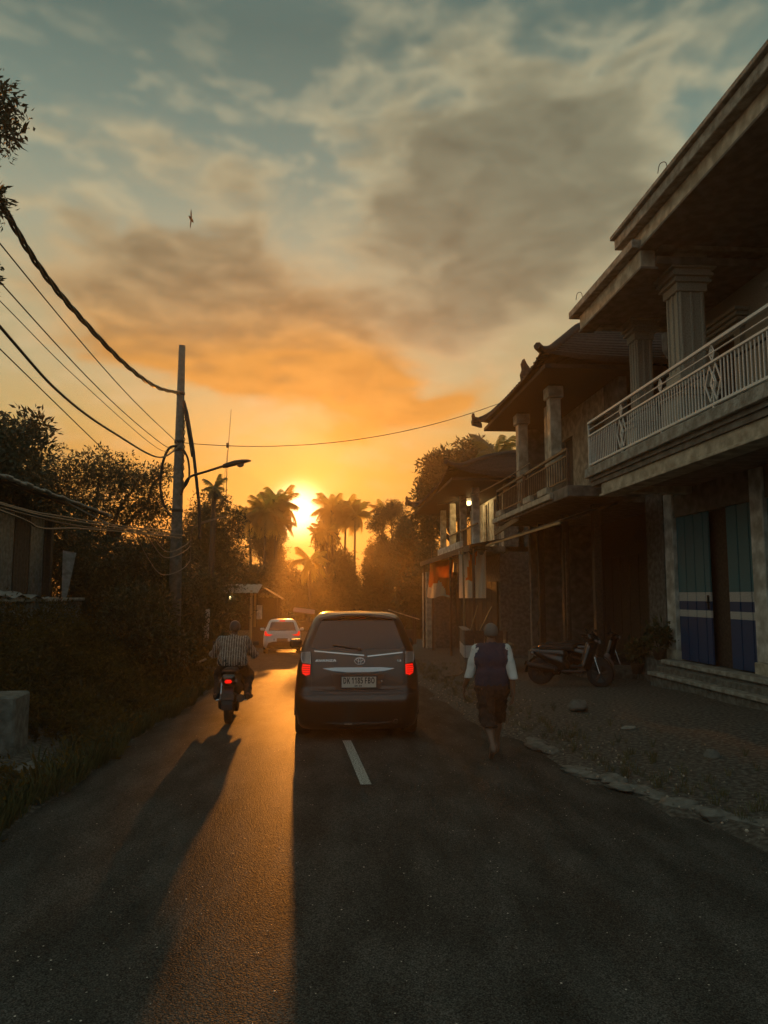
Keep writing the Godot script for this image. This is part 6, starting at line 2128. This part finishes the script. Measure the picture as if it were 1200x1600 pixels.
# ---------------------------------------------------------------- motorbikes
func make_scooter(label: String, lit: bool) -> Node3D:
	var o := thing("motorbike", label, "motorbike")
	wheel(o, Vector3(0, 0.275, 0.58), 0.275, 0.11, "rear_wheel")
	wheel(o, Vector3(0, 0.275, -0.68), 0.275, 0.09, "front_wheel")
	obj_mesh("tail_body", blended([blend([cap(Vector3(-0.06, 0.66, 0.1), Vector3(-0.05, 0.70, 0.74), 0.10, 0.06), cap(Vector3(0.06, 0.66, 0.1), Vector3(0.05, 0.70, 0.74), 0.10, 0.06), cap(Vector3(-0.09, 0.5, 0.12), Vector3(-0.06, 0.62, 0.62), 0.09, 0.05), cap(Vector3(0.09, 0.5, 0.12), Vector3(0.06, 0.62, 0.62), 0.09, 0.05), cap(Vector3(0, 0.42, 0.08), Vector3(0, 0.55, 0.4), 0.14, 0.09)], 0.022, 0.06)]), M.black_paint, o)
	obj_mesh("seat", blended([blend([cap(Vector3(-0.08, 0.765, -0.08), Vector3(-0.07, 0.785, 0.55), 0.045), cap(Vector3(0.08, 0.765, -0.08), Vector3(0.07, 0.785, 0.55), 0.045), cap(Vector3(0, 0.775, -0.1), Vector3(0, 0.79, 0.58), 0.05)], 0.02, 0.06)]), M.black_rubber, o)
	obj_mesh("front_apron", blended([blend([cap(Vector3(-0.17, 0.42, -0.36), Vector3(-0.16, 0.82, -0.48), 0.045), cap(Vector3(0.17, 0.42, -0.36), Vector3(0.16, 0.82, -0.48), 0.045), cap(Vector3(0, 0.40, -0.42), Vector3(0, 0.88, -0.54), 0.09), cap(Vector3(-0.1, 0.42, -0.38), Vector3(-0.1, 0.85, -0.5), 0.05), cap(Vector3(0.1, 0.42, -0.38), Vector3(0.1, 0.85, -0.5), 0.05)], 0.022, 0.06)]), M.black_paint, o)
	obj_mesh("handlebar_cowl", blended([blend([cap(Vector3(-0.13, 1.0, -0.5), Vector3(0.13, 1.0, -0.5), 0.055), cap(Vector3(0, 1.0, -0.52), Vector3(0, 0.94, -0.62), 0.07)], 0.02, 0.05)]), M.black_paint, o)
	obj("footboard", box(Vector3(-0.17, 0.27, -0.36), Vector3(0.17, 0.33, 0.1), 0.02), M.black_plastic, o)
	var s := S()
	bx(s, Vector3(0, 0.36, 0.36), Vector3(0.2, 0.2, 0.42), 0.05)
	bx(s, Vector3(-0.12, 0.30, 0.42), Vector3(0.07, 0.16, 0.5), 0.03)
	obj("engine", s, M.dark_metal, o)
	s = S()
	tube(s, [Vector3(0.14, 0.34, 0.25), Vector3(0.17, 0.36, 0.42), Vector3(0.19, 0.41, 0.82)], [0.03, 0.06, 0.062], 10)
	obj("exhaust", s, M.dark_metal, o)
	s = S()
	tube(s, [Vector3(-0.12, 0.36, 0.62), Vector3(-0.12, 0.62, 0.52)], 0.028, 8)
	obj("shock_absorber", s, M.chrome, o)
	s = S()
	for i in 9:
		var a0 := lerpf(-0.5, 1.7, i / 9.0)
		var a1 := lerpf(-0.5, 1.7, (i + 1) / 9.0)
		for k in [0.31, 0.322]:
			q4(s, Vector3(-0.08, 0.275 + sin(a0 + 0.4) * k, 0.58 + cos(a0 + 0.4) * k), Vector3(0.08, 0.275 + sin(a0 + 0.4) * k, 0.58 + cos(a0 + 0.4) * k), Vector3(0.08, 0.275 + sin(a1 + 0.4) * k, 0.58 + cos(a1 + 0.4) * k), Vector3(-0.08, 0.275 + sin(a1 + 0.4) * k, 0.58 + cos(a1 + 0.4) * k), Vector3(0, 0, 1) * (1.0 if k > 0.315 else -1.0))
	obj("rear_mudguard", s, M.black_plastic, o)
	s = S()
	bx(s, Vector3(0, 0.44, 0.905), Vector3(0.2, 0.1, 0.006), 0.002, Basis(Vector3.RIGHT, -0.25))
	obj("number_plate", s, M.dark_metal, o)
	s = S()
	for i in 9:
		var a0 := lerpf(-0.2, 2.3, i / 9.0)
		var a1 := lerpf(-0.2, 2.3, (i + 1) / 9.0)
		q4(s, Vector3(-0.06, 0.275 + sin(a0) * 0.31, -0.68 - cos(a0) * 0.31), Vector3(0.06, 0.275 + sin(a0) * 0.31, -0.68 - cos(a0) * 0.31), Vector3(0.06, 0.275 + sin(a1) * 0.31, -0.68 - cos(a1) * 0.31), Vector3(-0.06, 0.275 + sin(a1) * 0.31, -0.68 - cos(a1) * 0.31), Vector3.UP)
	obj("front_mudguard", s, M.black_paint, o)
	s = S()
	for sg in [-1.0, 1.0]:
		tube(s, [Vector3(sg * 0.055, 0.28, -0.68), Vector3(sg * 0.05, 0.62, -0.56)], 0.022, 7)
	obj("front_fork", s, M.chrome, o)
	s = S()
	tube(s, curve([Vector3(-0.36, 1.0, -0.40), Vector3(-0.18, 1.0, -0.47), Vector3(0, 1.0, -0.5), Vector3(0.18, 1.0, -0.47), Vector3(0.36, 1.0, -0.40)], 4), 0.016, 7)
	obj("handlebar", s, M.dark_metal, o)
	for sg in [-1.0, 1.0]:
		s = S()
		tube(s, [Vector3(sg * 0.25, 1.0, -0.443), Vector3(sg * 0.37, 1.0, -0.396)], 0.022, 8)
		obj("hand_grip", s, M.black_rubber, o)
		s = S()
		tube(s, [Vector3(sg * 0.2, 1.02, -0.47), Vector3(sg * 0.29, 1.13, -0.46)], 0.008, 6)
		bx(s, Vector3(sg * 0.33, 1.15, -0.46), Vector3(0.11, 0.07, 0.025), 0.02)
		obj("mirror", s, M.black_plastic, o)
		s = S()
		bx(s, Vector3(sg * 0.12, 0.66, 0.735), Vector3(0.035, 0.05, 0.06), 0.012)
		obj("indicator", s, M.lens_clear, o)
		s = S()
		tube(s, [Vector3(sg * 0.1, 0.33, 0.2), Vector3(sg * 0.24, 0.30, 0.22)], 0.014, 6)
		obj("footrest", s, M.chrome, o)
	s = S()
	bx(s, Vector3(0, 0.66, 0.775), Vector3(0.11, 0.07, 0.05), 0.02)
	obj("tail_lamp", s, M.tail_lit if lit else M.tail_dim, o)
	s = S()
	tube(s, curve([Vector3(-0.1, 0.76, 0.45), Vector3(-0.1, 0.79, 0.66), Vector3(0, 0.8, 0.72), Vector3(0.1, 0.79, 0.66), Vector3(0.1, 0.76, 0.45)], 4), 0.014, 6)
	obj("grab_rail", s, M.dark_metal, o)
	s = S()
	bx(s, Vector3(0, 0.93, -0.68), Vector3(0.16, 0.09, 0.05), 0.025)
	obj("headlight", s, M.lens_clear, o)
	return o

func obj_mesh(called: String, m: Mesh, material: Material, parent: Node) -> MeshInstance3D:
	return put_mesh(called, m, material, parent)

func motorbikes() -> void:
	var a := make_scooter("dark motorbike parked nearest the steps of the blue-door house", false)
	a.position = Vector3(5.1, land(5.1, -16.2), -16.2)
	a.rotation.y = -2.1
	a.rotation.z = 0.12
	a.set_meta("group", "motorbikes parked before the dark shop")
	var b := dup(a, "dark motorbike parked in the middle of the row before the dark shop", Vector3(5.6, land(5.6, -17.6), -17.6), -2.3)
	b.rotation.z = 0.12
	var c := dup(a, "dark motorbike parked farthest back in the row before the dark shop", Vector3(6.5, land(6.0, -18.6), -18.7), -1.95)
	c.rotation.z = 0.12
	var d := make_scooter("black motorbike with glowing red tail lamp ridden down the road", true)
	d.position = Vector3(-1.5, slope(-12.6) + 0.012, -12.8)
	d.rotation.y = 0.03

# ---------------------------------------------------------------- people
func people() -> void:
	# the rider, seated
	var at := Vector3(-1.5, slope(-12.6) + 0.012, -12.8)
	var o := thing("person", "person in a striped short-sleeved shirt riding the black motorbike", "person", at, 0.03)
	var hipL := Vector3(-0.10, 0.90, 0.16)
	var hipR := Vector3(0.10, 0.90, 0.16)
	var kneeL := Vector3(-0.24, 0.66, -0.26)
	var kneeR := Vector3(0.24, 0.66, -0.26)
	var ankL := Vector3(-0.24, 0.37, 0.10)
	var ankR := Vector3(0.24, 0.37, 0.10)
	var toeL := Vector3(-0.28, 0.33, -0.08)
	var toeR := Vector3(0.28, 0.33, -0.08)
	var shL := Vector3(-0.185, 1.215, 0.0)
	var shR := Vector3(0.185, 1.215, 0.0)
	var elL := Vector3(-0.33, 0.99, -0.10)
	var elR := Vector3(0.33, 0.99, -0.10)
	var wrL := Vector3(-0.31, 1.035, -0.335)
	var wrR := Vector3(0.31, 1.035, -0.335)
	var torso := [cap(hipL, hipR, 0.115), cap(Vector3(-0.07, 1.0, 0.10), Vector3(0.07, 1.0, 0.10), 0.115), cap(Vector3(-0.1, 1.13, 0.03), Vector3(0.1, 1.13, 0.03), 0.118), cap(shL, shR, 0.068)]
	var body := torso.duplicate()
	body.append_array([cap(Vector3(0, 1.22, 0.01), Vector3(0.01, 1.34, -0.03), 0.055), cap(hipL, kneeL, 0.088, 0.062), cap(hipR, kneeR, 0.088, 0.062), cap(kneeL, ankL, 0.06, 0.04), cap(kneeR, ankR, 0.06, 0.04), cap(ankL, toeL, 0.042, 0.035), cap(ankR, toeR, 0.042, 0.035), cap(shL, elL, 0.052, 0.042), cap(shR, elR, 0.052, 0.042), cap(elL, wrL, 0.042, 0.03), cap(elR, wrR, 0.042, 0.03)])
	var fwd := Vector3(0.15, -0.08, -1).normalized()
	var hl := hand_prims(wrL, Vector3(0.05, -0.15, -1), Vector3(0, -1, 0), Vector3(1, 0, 0), 0.75)
	var hr := hand_prims(wrR, Vector3(-0.05, -0.15, -1), Vector3(0, -1, 0), Vector3(-1, 0, 0), 0.75)
	put_mesh("body", blended([blend(body, 0.016, 0.05), blend(head_prims(Vector3(0.015, 1.425, -0.045), 0.079, fwd), 0.006, 0.022), blend(hl, 0.005, 0.008), blend(hr, 0.005, 0.008)]), M.skin, o)
	# striped shirt
	var st := Image.create(64, 4, false, Image.FORMAT_RGB8)
	for x in 64:
		var c := Color(0.36, 0.32, 0.28)
		if x % 16 < 3:
			c = Color(0.86, 0.82, 0.76)
		elif x % 16 > 8 and x % 16 < 11:
			c = Color(0.55, 0.44, 0.36)
		for y in 4:
			st.set_pixel(x, y, c)
	var shirt := mat(1, 1, 1, 0.9)
	shirt.albedo_texture = ImageTexture.create_from_image(st)
	shirt.uv1_triplanar = true
	shirt.uv1_scale = Vector3.ONE * 6.5
	var sp := [cap(hipL, hipR, 0.132), cap(Vector3(-0.07, 1.0, 0.11), Vector3(0.07, 1.0, 0.11), 0.14), cap(Vector3(-0.1, 1.13, 0.04), Vector3(0.1, 1.13, 0.04), 0.136), cap(shL, shR, 0.082), cap(shL, shL.lerp(elL, 0.95), 0.07, 0.068), cap(shR, shR.lerp(elR, 0.95), 0.07, 0.068), cap(Vector3(0, 1.24, 0.01), Vector3(0, 1.285, 0.0), 0.066, 0.06)]
	put_mesh("shirt", blended([blend(sp, 0.012, 0.045, 0.84)], 0.03), shirt, o)
	var cloth := mat(0.035, 0.032, 0.03, 0.9)
	put_mesh("trousers", blended([blend([cap(hipL, hipR, 0.124), cap(hipL, kneeL, 0.102, 0.076), cap(hipR, kneeR, 0.102, 0.076), cap(kneeL, ankL, 0.074, 0.056), cap(kneeR, ankR, 0.074, 0.056)], 0.014, 0.05, -1e9, 0.98)], 0.025), cloth, o)
	var hair := mat(0.03, 0.024, 0.02, 0.4)
	hair.rim_enabled = true
	hair.rim = 1.0
	hair.rim_tint = 0.2
	shirt.rim_enabled = true
	shirt.rim = 0.6
	put_mesh("hair", blended([blend([cap(Vector3(0.015, 1.465, -0.025), Vector3(0.015, 1.455, -0.055), 0.084), cap(Vector3(0.015, 1.42, 0.0), Vector3(0.015, 1.43, -0.02), 0.078)], 0.008, 0.03, 1.385)]), hair, o)
	for sg in [-1.0, 1.0]:
		var a: Vector3 = ankL if sg < 0 else ankR
		var t: Vector3 = toeL if sg < 0 else toeR
		put_mesh("shoe", blended([blend([cap(a + Vector3(0, -0.03, 0.03), t, 0.05, 0.042)], 0.01, 0.02)]), M.black_rubber, o)
	# the walking man
	at = Vector3(1.99, slope(-9.2), -9.25)
	var w := thing("person", "person in a navy top with white sleeves and dark knee-length shorts walking away", "person", at, -0.06)
	hipL = Vector3(-0.085, 0.80, 0.0)
	hipR = Vector3(0.085, 0.80, 0.0)
	kneeL = Vector3(-0.075, 0.44, 0.04)
	kneeR = Vector3(0.085, 0.44, -0.20)
	ankL = Vector3(-0.04, 0.15, 0.30)
	ankR = Vector3(0.075, 0.075, -0.26)
	toeL = Vector3(-0.055, 0.035, 0.20)
	toeR = Vector3(0.10, 0.035, -0.41)
	shL = Vector3(-0.175, 1.245, -0.03)
	shR = Vector3(0.175, 1.245, -0.03)
	elL = Vector3(-0.25, 0.99, -0.05)
	elR = Vector3(0.225, 0.99, 0.07)
	wrL = Vector3(-0.31, 0.79, -0.20)
	wrR = Vector3(0.235, 0.75, 0.08)
	var tors := [cap(hipL, hipR, 0.105), cap(Vector3(-0.065, 0.96, 0.0), Vector3(0.065, 0.96, 0.0), 0.11), cap(Vector3(-0.09, 1.13, -0.015), Vector3(0.09, 1.13, -0.015), 0.115), cap(shL, shR, 0.065)]
	body = tors.duplicate()
	body.append_array([cap(Vector3(0, 1.24, -0.03), Vector3(0.0, 1.36, -0.05), 0.052), cap(hipL, kneeL, 0.08, 0.055), cap(hipR, kneeR, 0.08, 0.055), cap(kneeL, kneeL.lerp(ankL, 0.35), 0.052, 0.055), cap(kneeL.lerp(ankL, 0.35), ankL, 0.055, 0.034), cap(kneeR, kneeR.lerp(ankR, 0.35), 0.052, 0.055), cap(kneeR.lerp(ankR, 0.35), ankR, 0.055, 0.034), cap(ankL, toeL, 0.034, 0.03), cap(ankR, toeR, 0.036, 0.028), cap(ankL + Vector3(0, -0.01, 0.02), ankL + Vector3(0, -0.03, 0.03), 0.03), cap(ankR + Vector3(0, -0.03, 0.02), ankR + Vector3(0, -0.04, 0.03), 0.032), cap(shL * Vector3(0.95, 1, 1), elL, 0.046, 0.037), cap(shR * Vector3(0.95, 1, 1), elR, 0.046, 0.037), cap(elL, wrL, 0.037, 0.028), cap(elR, wrR, 0.04, 0.028)])
	hl = hand_prims(wrL, Vector3(-0.1, -1, -0.25), Vector3(1, 0, 0.1), Vector3(0, -0.1, -1), 0.35)
	hr = hand_prims(wrR, Vector3(0, -1, -0.3), Vector3(-1, 0, 0), Vector3(0, -0.1, -1), 0.35)
	put_mesh("body", blended([blend(body, 0.014, 0.045), blend(head_prims(Vector3(0.0, 1.452, -0.06), 0.077, Vector3(-0.05, -0.1, -1).normalized()), 0.006, 0.022), blend(hl, 0.005, 0.008), blend(hr, 0.005, 0.008)]), M.skin, w)
	var navy := mat(0.005, 0.026, 0.06, 0.9)
	put_mesh("shirt", blended([blend([cap(hipL + Vector3(0, 0.05, 0), hipR + Vector3(0, 0.05, 0), 0.122), cap(Vector3(-0.07, 0.96, 0.0), Vector3(0.07, 0.96, 0.0), 0.128), cap(Vector3(-0.095, 1.13, -0.015), Vector3(0.095, 1.13, -0.015), 0.13), cap(shL * Vector3(0.82, 1, 1), shR * Vector3(0.82, 1, 1), 0.08), cap(Vector3(0, 1.25, -0.03), Vector3(0, 1.30, -0.04), 0.062, 0.056)], 0.012, 0.04, 0.83)], 0.014, 18.0), navy, w)
	var white := mat(0.62, 0.61, 0.58, 0.85)
	for sg in [-1.0, 1.0]:
		var a: Vector3 = shL if sg < 0 else shR
		var b: Vector3 = elL if sg < 0 else elR
		put_mesh("sleeve", blended([blend([cap(a * Vector3(0.97, 1, 1), a.lerp(b, 0.55), 0.074, 0.062), cap(a.lerp(b, 0.55), b + (b - a) * 0.32, 0.062, 0.054)], 0.01, 0.02, 0.91)], 0.010, 18.0), white, w)
	var brown := mat(0.022, 0.019, 0.016, 0.9)
	put_mesh("long_shorts", blended([blend([cap(hipL, hipR, 0.116), cap(hipL, kneeL, 0.108, 0.088), cap(hipR, kneeR, 0.108, 0.088), cap(kneeL, kneeL.lerp(ankL, 0.35), 0.088, 0.096), cap(kneeR, kneeR.lerp(ankR, 0.4), 0.088, 0.096)], 0.012, 0.035, 0.36, 0.9)], 0.035)
	, brown, w)
	var grey := mat(0.13, 0.12, 0.105, 0.8)
	put_mesh("hair", blended([blend([cap(Vector3(0.0, 1.485, -0.045), Vector3(0.0, 1.48, -0.065), 0.0805), cap(Vector3(0.0, 1.45, -0.025), Vector3(0.0, 1.45, -0.04), 0.078)], 0.008, 0.03, 1.41)]), grey, w)

# ---------------------------------------------------------------- stall panel, pole, pots
func street_things() -> void:
	var o := thing("stall_cabinet", "roadside stall cabinet of upright boards with a white band", "stall", Vector3(3.75, land(3.75, -21.2) - 0.02, -21.2), -0.12)
	var nb := 7
	for i in nb:
		var z := -1.1 + i * 0.32
		var am := ArrayMesh.new()
		for band in [[0.12, 0.52, M.old_concrete], [0.52, 0.84, M.white_paint], [0.84, 1.22, M.old_concrete]]:
			var s := S()
			bx(s, Vector3(-0.01 * (i % 2), (band[0] + band[1]) * 0.5, z), Vector3(0.03, band[1] - band[0], 0.3), 0.004)
			s.generate_normals()
			s.set_material(band[2])
			s.commit(am)
		var p := MeshInstance3D.new()
		p.mesh = am
		p.name = "board"
		o.add_child(p, true)
	for i in 4:
		var am := ArrayMesh.new()
		for band in [[0.12, 0.52, M.old_concrete], [0.52, 0.84, M.white_paint], [0.84, 1.22, M.dark_wood]]:
			var s := S()
			bx(s, Vector3(0.14 + i * 0.25, (band[0] + band[1]) * 0.5, 0.98 - 0.008 * (i % 2)), Vector3(0.235, band[1] - band[0], 0.03), 0.004)
			s.generate_normals()
			s.set_material(band[2])
			s.commit(am)
		var p := MeshInstance3D.new()
		p.mesh = am
		p.name = "board"
		o.add_child(p, true)
	obj("top_board", box(Vector3(-0.04, 1.222, -1.28), Vector3(0.16, 1.25, 0.98), 0.006), M.zinc, o)
	obj("shelf", box(Vector3(0.02, 0.84, -1.2), Vector3(1.3, 0.87, 0.94), 0.006), M.wood, o)
	for p in [[0.0, -1.25], [0.0, 0.95], [1.05, 0.95], [1.05, -1.25]]:
		obj("post", box(Vector3(p[0] + 0.02, 0.0, p[1] - 0.03), Vector3(p[0] + 0.08, 1.2, p[1] + 0.03)), M.dark_wood, o)
	var bp := thing("bamboo_pole", "thin upright bamboo pole rising from the stall cabinet to the awning", "pole", Vector3(3.98, land(3.75, -22.0), -22.2))
	var s := S()
	tube(s, [Vector3(0, 0, 0), Vector3(0.01, 1.8, 0), Vector3(-0.02, 3.5, 0)], 0.028, 8)
	obj("culm", s, M.bamboo, bp)
	s = S()
	for y in [0.5, 1.05, 1.6, 2.15, 2.7]:
		lathe(s, [Vector2(0.028, y - 0.015), Vector2(0.034, y), Vector2(0.028, y + 0.015)], 8, Transform3D(Basis.IDENTITY, Vector3(0.005, 0, 0)))
	obj("node_ring", s, M.bamboo, bp).set_meta("kind", "stuff")
	var sticks := [[Vector3(3.95, 1.0, -21.0), Vector3(4.15, 1.62, -21.0), "thin slanting stick standing behind the stall, nearer the bamboo pole"], [Vector3(4.15, 0.95, -20.8), Vector3(4.5, 1.6, -20.8), "thin slanting stick behind the stall, farther from the bamboo pole"]]
	for e in sticks:
		s = S()
		tube(s, [e[0] - (e[1] - e[0]) * 1.2, e[1]], 0.014, 6)
		tag(obj("stick", s, M.bamboo), e[2], "stick", "sticks behind the stall")
	var h := thing("hose", "pale hose end curling on the ground before the stall cabinet", "hose", Vector3(3.4, land(3.4, -20.3) + 0.02, -20.3))
	s = S()
	tube(s, curve([Vector3(-0.35, 0.0, 0.25), Vector3(-0.15, 0.02, 0.2), Vector3(0.12, 0.05, 0.1), Vector3(0.26, 0.25, 0.05), Vector3(0.28, 0.6, 0.0)], 5), 0.018, 6)
	obj("hose_body", s, M.cable_old, h)
	# potted plants by the pilasters
	var pots := [[Vector3(7.15, 0.53, -16.25), "potted plant on the platform beside the first white pilaster"], [Vector3(6.95, 0.16, -17.0), "potted plant on the ground at the end of the steps"]]
	var i := 0
	for e in pots:
		var p := thing("potted_plant", e[1], "plant", e[0], 0.0, "potted plants by the steps")
		s = S()
		lathe(s, [Vector2(0.001, 0.0), Vector2(0.10, 0.0), Vector2(0.145, 0.2), Vector2(0.155, 0.22), Vector2(0.13, 0.225), Vector2(0.12, 0.18), Vector2(0.001, 0.17)], 16)
		obj("pot", s, M.rust_metal, p)
		for k in 3:
			obj("stem", limb(Vector3(0, 0.16, 0), Vector3(0.1 * sin(k * 2.1), 0.5, 0.1 * cos(k * 2.1)), 0.012, 0.006, 900 + k), M.bark, p)
		crown("foliage", [[Vector3(0, 0.5, 0), Vector3(0.24, 0.22, 0.24)]], 40, leaf_cluster(10, 0.12, 0.13, 0.05, 46), M.leaf, 910 + i, 1.0, p, 0.05)
		i += 1
	var bag := thing("sack", "pale pinkish sack slumped on the ground beyond the steps", "sack", Vector3(6.5, land(6.3, -18.0), -17.7))
	var bm := mat(0.30, 0.22, 0.20, 0.8)
	put_mesh("sack_body", blended([blend([cap(Vector3(0, 0.16, 0), Vector3(0.05, 0.34, 0.02), 0.19, 0.12), cap(Vector3(-0.1, 0.1, 0.05), Vector3(0.12, 0.1, -0.05), 0.13), cap(Vector3(0.03, 0.40, 0), Vector3(0.02, 0.52, 0.03), 0.05, 0.08)], 0.015, 0.06)]), bm, bag)
	s = S()
	lathe(s, [Vector2(0.055, 0.40), Vector2(0.062, 0.415), Vector2(0.055, 0.43)], 10, Transform3D(Basis.IDENTITY, Vector3(0.03, 0, 0)))
	obj("tie", s, M.cable_old, bag)
